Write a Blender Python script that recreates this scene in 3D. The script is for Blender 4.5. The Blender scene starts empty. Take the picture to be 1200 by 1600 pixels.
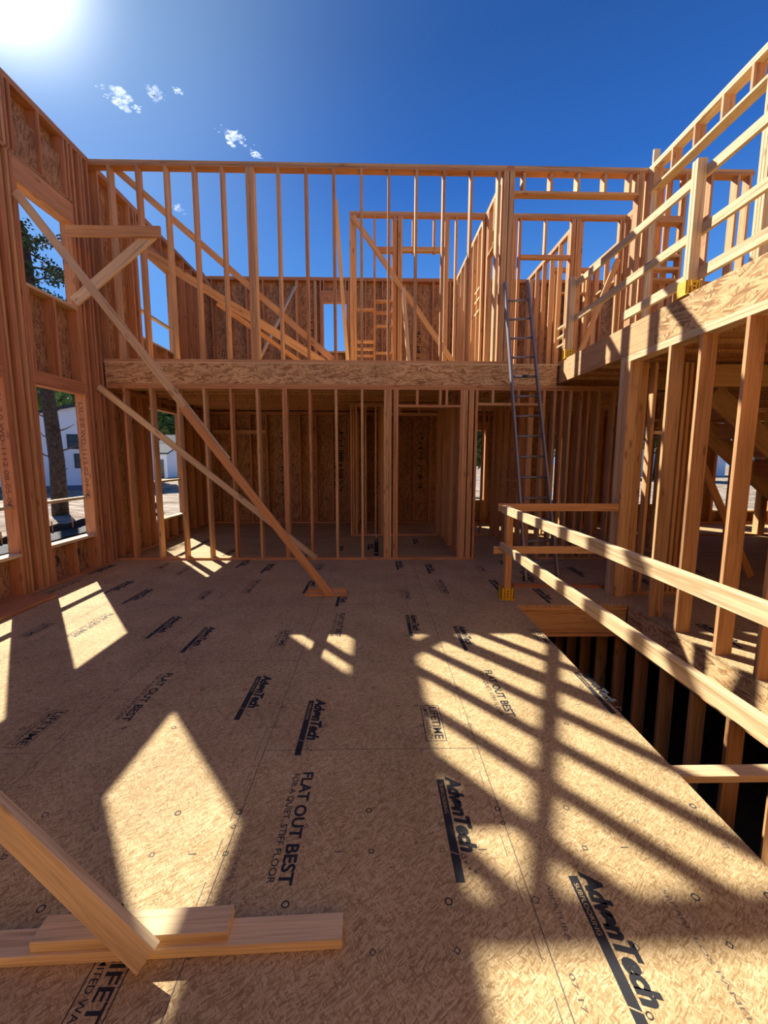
import bpy, bmesh, math, random
from mathutils import Vector, Matrix
random.seed(7)
SC = bpy.context.scene
COL = SC.collection
PI = math.pi

# ------------------------------------------------------------------ camera
F_PX, EYE = 663.8, Vector((0, 0, 1.6476))
CR = Vector((0.99981, -0.01947, 0.00255)).normalized()
CF = Vector((0.01963, 0.99185, -0.1259)).normalized()
CU = CR.cross(CF).normalized()
CR = CF.cross(CU).normalized()
cd = bpy.data.cameras.new('camera'); cam = bpy.data.objects.new('camera', cd); COL.objects.link(cam)
cd.sensor_fit = 'VERTICAL'; cd.sensor_height = 36; cd.lens = F_PX * 36 / 1600
cd.clip_start = 0.05; cd.clip_end = 3000
cam.matrix_world = Matrix(((CR.x, CU.x, -CF.x, 0), (CR.y, CU.y, -CF.y, 0), (CR.z, CU.z, -CF.z, EYE.z), (0, 0, 0, 1)))
SC.camera = cam

def at(px, py, **k):
    """the point of the place that lies on the plane x=, y= or z= along the sight line of a measured pixel"""
    d = CR * ((px - 600) / F_PX) + CU * ((800 - py) / F_PX) + CF
    (ax, v), = k.items(); i = 'xyz'.index(ax)
    return EYE + d * ((v - EYE[i]) / d[i])

# ------------------------------------------------------------------ materials
def nodes_mat(name, rough=0.8, spec=0.2):
    m = bpy.data.materials.new(name); m.use_nodes = True
    nt = m.node_tree; b = nt.nodes['Principled BSDF']
    b.inputs['Roughness'].default_value = rough; b.inputs['Specular IOR Level'].default_value = spec
    return m, nt, b
def N(nt, t, **kw):
    n = nt.nodes.new(t)
    for k, v in kw.items():
        if k in n.inputs and not hasattr(n, k): n.inputs[k].default_value = v
        else: setattr(n, k, v)
    return n
def L(nt, a, ao, b, bi): nt.links.new(a.outputs[ao], b.inputs[bi])
def ramp(nt, stops, interp='LINEAR'):
    r = nt.nodes.new('ShaderNodeValToRGB'); e = r.color_ramp.elements
    r.color_ramp.interpolation = interp
    e[0].position, e[0].color = stops[0][0], (*stops[0][1], 1)
    e[1].position, e[1].color = stops[-1][0], (*stops[-1][1], 1)
    for p, c in stops[1:-1]:
        x = e.new(p); x.color = (*c, 1)
    return r
def mixc(nt, mode='MIX', fac=None):
    n = nt.nodes.new('ShaderNodeMix'); n.data_type = 'RGBA'; n.blend_type = mode
    if fac is not None: n.inputs[0].default_value = fac
    return n          # inputs 0 fac, 6 A, 7 B ; output 2
def math_n(nt, op, v1=None, v2=None):
    n = nt.nodes.new('ShaderNodeMath'); n.operation = op
    if v1 is not None: n.inputs[0].default_value = v1
    if v2 is not None: n.inputs[1].default_value = v2
    return n

def wood(name, tints, knots=0.55, rough=0.75):
    """sawn softwood: grain along local Z, tint varies from board to board"""
    m, nt, b = nodes_mat(name, rough, 0.25)
    tc = N(nt, 'ShaderNodeTexCoord'); oi = N(nt, 'ShaderNodeObjectInfo')
    off = N(nt, 'ShaderNodeVectorMath', operation='SCALE')
    cmb = N(nt, 'ShaderNodeCombineXYZ')
    L(nt, oi, 'Random', cmb, 0); L(nt, oi, 'Random', cmb, 2)
    L(nt, cmb, 0, off, 0); off.inputs['Scale'].default_value = 37.0
    add = N(nt, 'ShaderNodeVectorMath', operation='ADD'); L(nt, tc, 'Object', add, 0); L(nt, off, 0, add, 1)
    def scaled(s):
        mp = N(nt, 'ShaderNodeMapping'); mp.inputs['Scale'].default_value = s; L(nt, add, 0, mp, 0); return mp
    g1 = N(nt, 'ShaderNodeTexNoise', **{'Scale': 1.0, 'Detail': 3.0, 'Roughness': 0.6, 'Distortion': 1.2}); L(nt, scaled((26, 26, 0.9)), 0, g1, 0)
    g2 = N(nt, 'ShaderNodeTexNoise', **{'Scale': 1.0, 'Detail': 2.0, 'Roughness': 0.6}); L(nt, scaled((210, 210, 3.5)), 0, g2, 0)
    tr = ramp(nt, [(i / (len(tints) - 1), t) for i, t in enumerate(tints)]); L(nt, oi, 'Random', tr, 0)
    r1 = ramp(nt, [(0.3, (0.66, 0.58, 0.5)), (0.5, (1, 1, 1)), (0.72, (1.12, 1.08, 1.0))]); L(nt, g1, 0, r1, 0)
    m1 = mixc(nt, 'MULTIPLY', 1.0); L(nt, tr, 0, m1, 6); L(nt, r1, 0, m1, 7)
    r2 = ramp(nt, [(0.3, (0.85, 0.8, 0.75)), (0.6, (1.05, 1.05, 1.05))]); L(nt, g2, 0, r2, 0)
    m2 = mixc(nt, 'MULTIPLY', 1.0); L(nt, m1, 2, m2, 6); L(nt, r2, 0, m2, 7)
    vo = N(nt, 'ShaderNodeTexVoronoi', **{'Scale': 1.0}); L(nt, scaled((8, 8, 2.6)), 0, vo, 'Vector')
    kr = ramp(nt, [(0.08, (1, 1, 1)), (0.17, (0, 0, 0))]); L(nt, vo, 'Distance', kr, 0)
    kf = math_n(nt, 'MULTIPLY', None, knots); L(nt, kr, 0, kf, 0)
    m3 = mixc(nt); L(nt, kf, 0, m3, 0); L(nt, m2, 2, m3, 6); m3.inputs[7].default_value = (0.16, 0.07, 0.03, 1)
    L(nt, m3, 2, b, 'Base Color')
    bp = N(nt, 'ShaderNodeBump', **{'Strength': 0.12, 'Distance': 0.002}); L(nt, g2, 0, bp, 'Height'); L(nt, bp, 0, b, 'Normal')
    return m

def osb(name, base, dark, light, plane, flake=(9, 62), soft=False, contrast=1.0, angles=(0.15, 1.2, -0.75, 2.1)):
    """strand board; plane gives the two in-plane local axes"""
    m, nt, b = nodes_mat(name, 0.8, 0.2)
    tc = N(nt, 'ShaderNodeTexCoord'); oi = N(nt, 'ShaderNodeObjectInfo')
    sp = N(nt, 'ShaderNodeSeparateXYZ'); L(nt, tc, 'Object', sp, 0)
    cb = N(nt, 'ShaderNodeCombineXYZ'); L(nt, sp, 'XYZ'.index(plane[0]), cb, 0); L(nt, sp, 'XYZ'.index(plane[1]), cb, 1)
    rz = math_n(nt, 'MULTIPLY', None, 13.0); L(nt, oi, 'Random', rz, 0); L(nt, rz, 0, cb, 2)
    wob = N(nt, 'ShaderNodeTexNoise', **{'Scale': 6.0, 'Detail': 1.0}); L(nt, cb, 0, wob, 0)
    ws = N(nt, 'ShaderNodeVectorMath', operation='SCALE'); ws.inputs['Scale'].default_value = 0.05; L(nt, wob, 'Color', ws, 0)
    wa = N(nt, 'ShaderNodeVectorMath', operation='ADD'); L(nt, cb, 0, wa, 0); L(nt, ws, 0, wa, 1)
    prev = None
    for i, ang in enumerate(angles):
        mp0 = N(nt, 'ShaderNodeMapping'); mp0.inputs['Rotation'].default_value = (0, 0, ang); mp0.inputs['Location'].default_value = (i * 3.3, i * 1.7, i)
        L(nt, wa, 0, mp0, 0)
        mp = N(nt, 'ShaderNodeMapping'); mp.inputs['Scale'].default_value = (flake[0], flake[1], 1); L(nt, mp0, 0, mp, 0)
        vo = N(nt, 'ShaderNodeTexVoronoi', **{'Scale': 1.0, 'Randomness': 1.0}); vo.voronoi_dimensions = '2D'; L(nt, mp, 0, vo, 'Vector')
        sc = N(nt, 'ShaderNodeSeparateColor'); L(nt, vo, 'Color', sc, 0)
        if prev is None: prev = (sc, 0)
        else:
            pick = math_n(nt, 'GREATER_THAN', None, 0.52); L(nt, sc, 1, pick, 0)
            mx = nt.nodes.new('ShaderNodeMix'); mx.data_type = 'FLOAT'
            L(nt, pick, 0, mx, 0); nt.links.new(prev[0].outputs[prev[1]], mx.inputs[2]); L(nt, sc, 0, mx, 3)
            prev = (mx, 0)
    fine = N(nt, 'ShaderNodeTexNoise', **{'Scale': 120.0, 'Detail': 3.0, 'Roughness': 0.7}); L(nt, cb, 0, fine, 0)
    big = N(nt, 'ShaderNodeTexNoise', **{'Scale': 2.2, 'Detail': 2.0}); L(nt, cb, 0, big, 0)
    av = nt.nodes.new('ShaderNodeMix'); av.data_type = 'FLOAT'; av.inputs[0].default_value = 0.42 if soft else 0.25
    nt.links.new(prev[0].outputs[prev[1]], av.inputs[2]); L(nt, fine, 0, av, 3)
    k = 0.5 * contrast
    r = ramp(nt, [(0.5 - k * 0.9, dark), (0.5, base), (0.5 + k * 0.85, light)]); L(nt, av, 0, r, 0)
    rb = ramp(nt, [(0.3, (0.86, 0.84, 0.82)), (0.7, (1.08, 1.07, 1.06))]); L(nt, big, 0, rb, 0)
    mm = mixc(nt, 'MULTIPLY', 1.0); L(nt, r, 0, mm, 6); L(nt, rb, 0, mm, 7)
    L(nt, mm, 2, b, 'Base Color')
    bp = N(nt, 'ShaderNodeBump', **{'Strength': 0.25, 'Distance': 0.002}); L(nt, av, 0, bp, 'Height'); L(nt, bp, 0, b, 'Normal')
    return m

def plain(name, c, rough=0.7, metal=0.0, spec=0.3, noise=0.0, nscale=8.0):
    m, nt, b = nodes_mat(name, rough, spec)
    b.inputs['Metallic'].default_value = metal
    b.inputs['Base Color'].default_value = (*c, 1)
    if noise:
        tc = N(nt, 'ShaderNodeTexCoord'); n = N(nt, 'ShaderNodeTexNoise', **{'Scale': nscale, 'Detail': 4.0}); L(nt, tc, 'Object', n, 0)
        r = ramp(nt, [(0.3, tuple(x * (1 - noise) for x in c)), (0.7, tuple(min(1, x * (1 + noise)) for x in c))]); L(nt, n, 0, r, 0); L(nt, r, 0, b, 'Base Color')
    return m

FIR = wood('fir_lumber', [(0.56, 0.28, 0.12), (0.66, 0.37, 0.165), (0.70, 0.44, 0.21), (0.60, 0.29, 0.12), (0.72, 0.45, 0.21), (0.66, 0.38, 0.17)])
RED = wood('red_fir_lumber', [(0.54, 0.24, 0.11), (0.60, 0.29, 0.13), (0.50, 0.21, 0.09), (0.64, 0.34, 0.16)])
PALE = wood('pale_and_sunlit_lumber', [(0.72, 0.53, 0.29), (0.78, 0.60, 0.35), (0.74, 0.55, 0.31)], 0.55)  # pale wood tint, also painted sunlight on rails, posts and sills
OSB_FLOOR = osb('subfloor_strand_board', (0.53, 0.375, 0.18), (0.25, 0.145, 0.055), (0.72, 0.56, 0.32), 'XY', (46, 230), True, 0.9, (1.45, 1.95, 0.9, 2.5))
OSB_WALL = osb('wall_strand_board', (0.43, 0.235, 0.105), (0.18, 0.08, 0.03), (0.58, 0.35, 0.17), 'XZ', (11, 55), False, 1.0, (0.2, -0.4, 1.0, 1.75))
OSB_RIM = osb('rim_strand_board', (0.66, 0.42, 0.19), (0.32, 0.16, 0.06), (0.80, 0.56, 0.28), 'XZ', (9, 52), False, 0.85, (1.2, -1.0, 0.45, -0.15))
LVL = wood('veneer_lumber', [(0.60, 0.36, 0.16), (0.66, 0.42, 0.20)], 0.25)
INK = plain('black_print_ink', (0.028, 0.028, 0.032), 0.8)
INK_SOFT = plain('faded_print_ink', (0.15, 0.115, 0.085), 0.85)
INK_RED = plain('reddish_print_ink', (0.17, 0.045, 0.02), 0.85)
ALU = plain('ladder_aluminium', (0.30, 0.29, 0.30), 0.5, 0.7)
ALU_DARK = plain('ladder_black_plastic', (0.03, 0.03, 0.03), 0.5)
YEL = plain('yellow_powder_coat', (0.80, 0.47, 0.01), 0.5, 0.0, 0.4, 0.08)
CONC = plain('grey_concrete', (0.20, 0.195, 0.185), 0.9, 0, 0.2, 0.2, 3.0)
BARK = plain('pine_bark', (0.075, 0.055, 0.042), 0.95, 0, 0.1, 0.45, 9.0)
LEAF = plain('green_leaves', (0.11, 0.17, 0.04), 0.6, 0, 0.3, 0.5, 0.6)
NEEDLE = plain('pine_needles', (0.05, 0.075, 0.03), 0.7, 0, 0.2, 0.4, 2.0)
WHITE = plain('white_siding', (0.80, 0.82, 0.84), 0.7)
ROOF = plain('dark_roofing', (0.045, 0.05, 0.065), 0.85, 0, 0.2, 0.2, 4.0)
GLASS = plain('dark_window_glass', (0.02, 0.025, 0.03), 0.15, 0, 0.5)
GREYSIDE = plain('blue_grey_siding', (0.14, 0.17, 0.21), 0.75)
BLACKFAB = plain('black_silt_fabric', (0.012, 0.012, 0.014), 0.8)
BLACKPIPE = plain('black_pipe_wrap', (0.015, 0.015, 0.017), 0.45)
STEEL = plain('bright_steel_tube', (0.7, 0.68, 0.62), 0.35, 0.9)

def ground_mat():
    m, nt, b = nodes_mat('sandy_soil', 0.95, 0.1)
    tc = N(nt, 'ShaderNodeTexCoord')
    n1 = N(nt, 'ShaderNodeTexNoise', **{'Scale': 0.9, 'Detail': 6.0, 'Roughness': 0.7}); L(nt, tc, 'Object', n1, 0)
    mp = N(nt, 'ShaderNodeMapping'); mp.inputs['Scale'].default_value = (0.9, 5.0, 1); mp.inputs['Rotation'].default_value = (0, 0, 0.35); L(nt, tc, 'Object', mp, 0)
    n2 = N(nt, 'ShaderNodeTexNoise', **{'Scale': 1.0, 'Detail': 4.0}); L(nt, mp, 0, n2, 0)
    r = ramp(nt, [(0.32, (0.17, 0.12, 0.085)), (0.5, (0.40, 0.32, 0.24)), (0.7, (0.55, 0.46, 0.36))]); L(nt, n1, 0, r, 0)
    r2 = ramp(nt, [(0.38, (0.5, 0.46, 0.42)), (0.55, (1, 1, 1))]); L(nt, n2, 0, r2, 0)
    mm = mixc(nt, 'MULTIPLY', 1.0); L(nt, r, 0, mm, 6); L(nt, r2, 0, mm, 7); L(nt, mm, 2, b, 'Base Color')
    bp = N(nt, 'ShaderNodeBump', **{'Strength': 0.9, 'Distance': 0.12}); L(nt, n1, 0, bp, 'Height'); L(nt, bp, 0, b, 'Normal')
    return m
SOIL = ground_mat()

def cloud_mat(name, dens):
    m = bpy.data.materials.new(name); m.use_nodes = True; nt = m.node_tree
    b = nt.nodes['Principled BSDF']; out = nt.nodes['Material Output']
    b.inputs['Base Color'].default_value = (0.95, 0.96, 1, 1); b.inputs['Roughness'].default_value = 1; b.inputs['Specular IOR Level'].default_value = 0
    tr = N(nt, 'ShaderNodeBsdfTransparent'); mx = N(nt, 'ShaderNodeMixShader'); tl = N(nt, 'ShaderNodeBsdfTranslucent'); tl.inputs[0].default_value = (1, 1, 1, 1)
    m2 = N(nt, 'ShaderNodeMixShader'); m2.inputs[0].default_value = 0.5
    lw = N(nt, 'ShaderNodeLayerWeight', **{'Blend': 0.5}); tc = N(nt, 'ShaderNodeTexCoord')
    n = N(nt, 'ShaderNodeTexNoise', **{'Scale': 0.035, 'Detail': 6.0, 'Roughness': 0.7}); L(nt, tc, 'Object', n, 0)
    inv = math_n(nt, 'SUBTRACT', 1.0); L(nt, lw, 'Facing', inv, 1)
    pw = math_n(nt, 'POWER', None, 2.2); L(nt, inv, 0, pw, 0)
    r = ramp(nt, [(0.42, (0, 0, 0)), (0.66, (dens, dens, dens))]); L(nt, n, 0, r, 0)
    mu = math_n(nt, 'MULTIPLY'); L(nt, pw, 0, mu, 0); L(nt, r, 0, mu, 1)
    L(nt, b, 0, m2, 1); L(nt, tl, 0, m2, 2)
    L(nt, mu, 0, mx, 0); L(nt, tr, 0, mx, 1); L(nt, m2, 0, mx, 2); L(nt, mx, 0, out, 0)
    return m
CLOUD = cloud_mat('cloud_vapour', 0.5); CLOUD_THIN = cloud_mat('thin_cloud_vapour', 0.2)

# ------------------------------------------------------------------ object helpers
WM = {}
def put(o, parent=None, mat4=None):
    mat4 = mat4 or Matrix.Identity(4)
    COL.objects.link(o)
    if parent is not None:
        o.parent = parent; o.matrix_parent_inverse = WM[parent.name].inverted()
    o.matrix_basis = mat4; WM[o.name] = mat4
    return o
def tag(o, label, cat, group=None, kind=None):
    o['label'] = label; o['category'] = cat
    if group: o['group'] = group
    if kind: o['kind'] = kind
    return o
def thing(name, label, cat, loc=(0, 0, 0), group=None, kind=None):
    o = bpy.data.objects.new(name, None); put(o, None, Matrix.Translation(loc))
    return tag(o, label, cat, group, kind)

_bm_cache = {}
def board_mesh(l, w, t, mat):
    key = (round(l, 3), round(w, 3), round(t, 3), mat.name)
    if key in _bm_cache: return _bm_cache[key]
    c = min(0.0025, w * 0.1, t * 0.1); x, y, h = w / 2, t / 2, l / 2
    ring = [(x - c, -y), (x, -y + c), (x, y - c), (x - c, y), (-x + c, y), (-x, y - c), (-x, -y + c), (-x + c, -y)]
    v = [(a, b, -h) for a, b in ring] + [(a, b, h) for a, b in ring]
    f = [tuple(range(7, -1, -1)), tuple(range(8, 16))] + [(i, (i + 1) % 8, 8 + (i + 1) % 8, 8 + i) for i in range(8)]
    me = bpy.data.meshes.new('board'); me.from_pydata(v, [], f); me.materials.append(mat); me.update()
    _bm_cache[key] = me
    return me
def board(name, a, b, w, t, mat, parent=None, wdir=(1, 0, 0)):
    """a stick of lumber from a to b; w measured along wdir, t across it"""
    a, b, wd = Vector(a), Vector(b), Vector(wdir)
    z = (b - a).normalized(); x = (wd - z * wd.dot(z)).normalized(); y = z.cross(x)
    c = (a + b) / 2
    M = Matrix(((x.x, y.x, z.x, c.x), (x.y, y.y, z.y, c.y), (x.z, y.z, z.z, c.z), (0, 0, 0, 1)))
    o = bpy.data.objects.new(name, board_mesh((b - a).length, w, t, mat))
    return put(o, parent, M)

class MB:
    """collects shapes into one mesh"""
    def __init__(self): self.v, self.f, self.m = [], [], []
    def add(self, v, f, mi=0):
        n = len(self.v); self.v += [tuple(p) for p in v]
        self.f += [tuple(i + n for i in q) for q in f]; self.m += [mi] * len(f)
    def box(self, lo, hi, mi=0):
        x0, y0, z0 = lo; x1, y1, z1 = hi
        self.add([(x0, y0, z0), (x1, y0, z0), (x1, y1, z0), (x0, y1, z0), (x0, y0, z1), (x1, y0, z1), (x1, y1, z1), (x0, y1, z1)],
                 [(3, 2, 1, 0), (4, 5, 6, 7), (0, 1, 5, 4), (1, 2, 6, 5), (2, 3, 7, 6), (3, 0, 4, 7)], mi)
    def tube(self, pts, radii, n=10, mi=0, cap=True):
        pts = [Vector(p) for p in pts]
        if not hasattr(radii, '__len__'): radii = [radii] * len(pts)
        rings = []
        for i, p in enumerate(pts):
            d = (pts[min(i + 1, len(pts) - 1)] - pts[max(i - 1, 0)]).normalized()
            r = Vector((1, 0, 0)) if abs(d.x) < 0.8 else Vector((0, 1, 0))
            u = d.cross(r).normalized(); w = d.cross(u)
            rings.append([p + (u * math.cos(2 * PI * k / n) + w * math.sin(2 * PI * k / n)) * radii[i] for k in range(n)])
        v = [q for r in rings for q in r]
        f = [(i * n + k, i * n + (k + 1) % n, (i + 1) * n + (k + 1) % n, (i + 1) * n + k) for i in range(len(pts) - 1) for k in range(n)]
        if cap: f += [tuple(range(n - 1, -1, -1)), tuple((len(pts) - 1) * n + k for k in range(n))]
        self.add(v, f, mi)
    def build(self, name, mats, parent=None, smooth=False, M=None):
        me = bpy.data.meshes.new(name); me.from_pydata(self.v, [], self.f)
        for m in (mats if isinstance(mats, (list, tuple)) else [mats]): me.materials.append(m)
        me.polygons.foreach_set('material_index', self.m)
        if smooth: me.polygons.foreach_set('use_smooth', [True] * len(self.f))
        me.update()
        bm = bmesh.new(); bm.from_mesh(me); bmesh.ops.recalc_face_normals(bm, faces=bm.faces); bm.to_mesh(me); bm.free()
        return put(bpy.data.objects.new(name, me), parent, M)

_txt_cache = {}
def text_geo(s, bold=0.0, shear=0.0):
    """flat outline geometry of a line of lettering, baseline origin, height about 0.7"""
    key = (s, bold, shear)
    if key in _txt_cache: return _txt_cache[key]
    cu = bpy.data.curves.new('lettering', 'FONT'); cu.body = s; cu.offset = bold; cu.shear = shear; cu.space_character = 0.93 if bold > 0.03 else 1.0; cu.resolution_u = 3; cu.fill_mode = 'FRONT'
    o = bpy.data.objects.new('lettering', cu); COL.objects.link(o)
    bpy.context.view_layer.update()
    me = o.evaluated_get(bpy.context.evaluated_depsgraph_get()).to_mesh()
    v = [tuple(p.co) for p in me.vertices]; f = [tuple(p.vertices) for p in me.polygons]
    o.evaluated_get(bpy.context.evaluated_depsgraph_get()).to_mesh_clear()
    bpy.data.objects.remove(o); bpy.data.curves.remove(cu)
    xs = [p[0] for p in v]; ys = [p[1] for p in v]
    _txt_cache[key] = (v, f, min(xs), max(xs), min(ys), max(ys))
    return _txt_cache[key]
def stamp_text(mb, s, O, U, V, width, height, mi, bold=0.0, shear=0.0):
    """lay the line of lettering on a surface: O lower-left, U reading direction, V up direction"""
    v, f, x0, x1, y0, y1 = text_geo(s, bold, shear)
    O, U, V = Vector(O), Vector(U), Vector(V)
    sx, sy = width / (x1 - x0), height / (y1 - y0)
    mb.add([O + U * ((p[0] - x0) * sx) + V * ((p[1] - y0) * sy) for p in v], f, mi)
def stamp_rect(mb, O, U, V, w, h, mi):
    O, U, V = Vector(O), Vector(U), Vector(V)
    mb.add([O, O + U * w, O + U * w + V * h, O + V * h], [(0, 1, 2, 3)], mi)
def stamp_line(mb, a, b, w, mi, n=(0, 0, 1)):
    a, b = Vector(a), Vector(b); s = (b - a).cross(Vector(n)).normalized() * w / 2
    mb.add([a - s, b - s, b + s, a + s], [(0, 1, 2, 3)], mi)

# ------------------------------------------------------------------ heights (m)
S = 0.4064
ZP0, ZP1, ZR1, ZD = 2.70, 2.776, 3.078, 3.10    # lower plates, rim, deck top
ZT0, ZT1 = 5.815, 5.905                          # upper top plates
D = 6.776                                        # room face of the cross wall
X0 = -0.6183                                     # stud row origin on the cross wall
XL, YB = -4.127, 10.73                           # left wall face, back wall face
XE, XR = 1.597, 2.87                             # stair opening edges
YE = 4.61
ST = 0.038

def frame_axes(axis, face, sgn):
    if axis == 'x': return (lambda a, d, z: (a, face + sgn * d, z)), Vector((1, 0, 0)), Vector((0, 1, 0))
    return (lambda a, d, z: (face + sgn * d, a, z)), Vector((0, 1, 0)), Vector((1, 0, 0))

def framed_wall(par, axis, face, sgn, a0, a1, z0, z1, dep=0.14, openings=(), studs=None, origin=None, mat=None, sheath=None,
                double_top=True, bottom=True, sole_gaps=(), skip=(), end=True):
    """studs, plates, headers, sills and cripples of a framed wall as parts of par.
    openings: dicts a0 a1 zb zt hh(header height) hmat bars flat"""
    P, ua, ud = frame_axes(axis, face, sgn); mat = mat or FIR
    zs0 = z0 + (ST if bottom else 0); zs1 = z1 - (2 * ST if double_top else ST)
    if bottom:
        segs, c = [], a0
        for g0, g1 in sorted(sole_gaps):
            segs.append((c, g0)); c = g1
        segs.append((c, a1))
        for s0, s1 in segs:
            if s1 - s0 > 0.02: board('bottom_plate', P(s0, dep / 2, z0 + ST / 2), P(s1, dep / 2, z0 + ST / 2), dep, ST, mat, par, ud)
    for k in range(2 if double_top else 1):
        zc = z1 - ST / 2 - k * ST
        board('top_plate', P(a0, dep / 2, zc), P(a1, dep / 2, zc), dep, ST, mat, par, ud)
    def vert(name, a, zb, zt, w=ST, d=dep, off=0.0, m=None):
        if zt - zb > 0.03: return board(name, P(a, d / 2 + off, zb), P(a, d / 2 + off, zt), d, w, m or mat, par, ud)
    if studs is None:
        o = a0 + ST / 2 if origin is None else origin
        k0 = math.ceil((a0 + ST / 2 - o) / S - 1e-6); studs = []
        k = k0
        while o + k * S <= a1 - ST / 2 + 1e-6:
            studs.append(o + k * S); k += 1
        if end:
            for e in (a0 + ST / 2, a1 - ST / 2):
                if all(abs(e - s) > ST for s in studs): studs.append(e)
    stops = sorted({(round(o['a0'], 3), round(o['a1'], 3)) for o in openings})
    for s in studs:
        if s in skip: continue
        if any(o0 - 2 * ST - 0.02 < s < o1 + 2 * ST + 0.02 for o0, o1 in stops): continue
        vert('stud', s, zs0, zs1)
    for o0, o1 in stops:
        ops = sorted([o for o in openings if abs(o['a0'] - o0) < 0.002], key=lambda o: o['zb'])
        for e, sg in ((o0, -1), (o1, 1)):
            lo = zs0
            if not ops[0].get('noking'): vert('king_stud', e + sg * ST * 1.5, zs0, zs1)
            vert('jack_stud', e + sg * ST * 0.5, lo, ops[-1]['zt'])
        prev = zs0
        for i, o in enumerate(ops):
            hh = o.get('hh', 0.1); hm = o.get('hmat', mat)
            w0, w1 = o0 - ST * 0, o1 + ST * 0
            if o['zb'] > prev + 0.05:
                board('rough_sill', P(w0, dep / 2, o['zb'] - ST / 2), P(w1, dep / 2, o['zb'] - ST / 2), dep, ST, PALE, par, ud)  # sunlit cream of the sill put into its pale tint
                n = max(1, round((o1 - o0) / S))
                for j in range(n + 1):
                    a = o0 + ST / 2 + (o1 - o0 - ST) * j / n
                    vert('cripple_stud', a, prev, o['zb'] - ST)
            for zb in o.get('bars', ()):
                board('window_bar', P(w0, dep / 2 + 0.03, zb), P(w1, dep / 2 + 0.03, zb), dep - 0.06, ST, PALE, par, ud)  # bar takes the pale tint for its sunlit top
            zt = o['zt']
            if o.get('flat'):
                board('header', P(o0 - ST, dep / 2, zt + ST / 2), P(o1 + ST, dep / 2, zt + ST / 2), dep, ST, mat, par, ud); prev = zt + ST
            else:
                board('header', P(o0 - ST, dep / 2, zt + hh / 2), P(o1 + ST, dep / 2, zt + hh / 2), dep, hh, hm, par, ud); prev = zt + hh
        if prev < zs1 - 0.04:
            n = max(1, round((o1 - o0) / S))
            for j in range(n + 1):
                a = o0 + ST / 2 + (o1 - o0 - ST) * j / n
                vert('cripple_stud', a, prev, zs1)
    if sheath is not None:
        # sheathing board with the openings left out, one part
        P2 = P; mb = MB(); cuts = sorted({a0, a1, *[o[k] for o in openings for k in ('a0', 'a1')]})
        zz0, zz1 = sheath
        base = P(0, dep, 0)
        for c0, c1 in zip(cuts, cuts[1:]):
            if c1 - c0 < 1e-4: continue
            mid = (c0 + c1) / 2; z = zz0
            for o in sorted([o for o in openings if o['a0'] < mid < o['a1']], key=lambda o: o['zb']):
                if o['zb'] > z: sheet(mb, c0, c1, z, o['zb'])
                z = o['zt']
            if zz1 > z: sheet(mb, c0, c1, z, zz1)
        if axis == 'x': M = Matrix.Translation((0, face + sgn * (dep + 0.006), 0))
        else: M = Matrix.Translation((face + sgn * (dep + 0.006), 0, 0)) @ Matrix.Rotation(PI / 2, 4, 'Z')
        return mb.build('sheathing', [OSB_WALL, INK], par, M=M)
def sheet(mb, c0, c1, z0, z1): mb.box((c0, -0.006, z0), (c1, 0.006, z1))

def extra_stud(par, axis, face, sgn, a, z0, z1, dep=0.14, w=ST, mat=None, name='stud', off=0.0):
    P, ua, ud = frame_axes(axis, face, sgn)
    return board(name, P(a, dep / 2 + off, z0), P(a, dep / 2 + off, z1), dep, w, mat or FIR, par, ud)

# ------------------------------------------------------------------ floor with its print
def ring_mark(mb, x, y, r, kind, z=0.0006, mi=1):
    n = {'c': 14, 'd': 4, 's': 4}[kind]; a0 = {'c': 0, 'd': 0, 's': PI / 4}[kind]
    ro, ri = r * 1.2, r * 0.8
    v = [(x + ro * math.cos(a0 + 2 * PI * k / n), y + ro * math.sin(a0 + 2 * PI * k / n), z) for k in range(n)]
    v += [(x + ri * math.cos(a0 + 2 * PI * k / n), y + ri * math.sin(a0 + 2 * PI * k / n), z) for k in range(n)]
    mb.add(v, [(k, (k + 1) % n, n + (k + 1) % n, n + k) for k in range(n)], mi)

fl = MB()
for lo, hi in (((-4.28, -4.0), (XE, 10.88)), ((XE, YE), (XR, 10.88)), ((XE, -4.0), (XR, 0.2)), ((XR, -4.0), (10.6, 10.88))):
    fl.box((*lo, -0.023), (*hi, 0.0))
ZI = 0.0006
U, V = Vector((0, -1, 0)), Vector((1, 0, 0))       # lettering reads towards the camera, its top to the right
def on_floor(x, y):
    if not (-4.1 < x < 10.4 and -3.9 < y < 10.6): return False
    return not (XE - 0.01 < x < XR + 0.02 and 0.2 < y < YE)
def adv(x, ytop, ln=0.54):
    """dark bar with small lettering, the maker's wordmark above it"""
    stamp_rect(fl, (x, ytop - 0.02, ZI), U, V, ln, 0.036, 1)
    stamp_text(fl, 'SUBFLOORING', (x + 0.009, ytop - 0.05, ZI + 0.0004), U, V, ln * 0.34, 0.017, 2, 0.004)
    stamp_line(fl, (x, ytop - ln * 0.79, ZI + 0.0004), (x + 0.036, ytop - ln * 0.82, ZI + 0.0004), 0.004, 2)
    stamp_text(fl, 'AdvanTech', (x + 0.044, ytop, ZI), U, V, ln * 0.80, 0.075, 1, 0.055, 0.25)
    ring_mark(fl, x + 0.052, ytop - ln * 0.83, 0.009, 'c', ZI)
    for k, (dx, dy) in enumerate(((0.05, 0.87), (0.075, 0.89), (0.06, 0.92), (0.09, 0.9), (0.08, 0.945))):
        stamp_rect(fl, (x + dx, ytop - ln * dy, ZI), U, V, 0.013, 0.013, 2 if k % 2 else 3)
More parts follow.
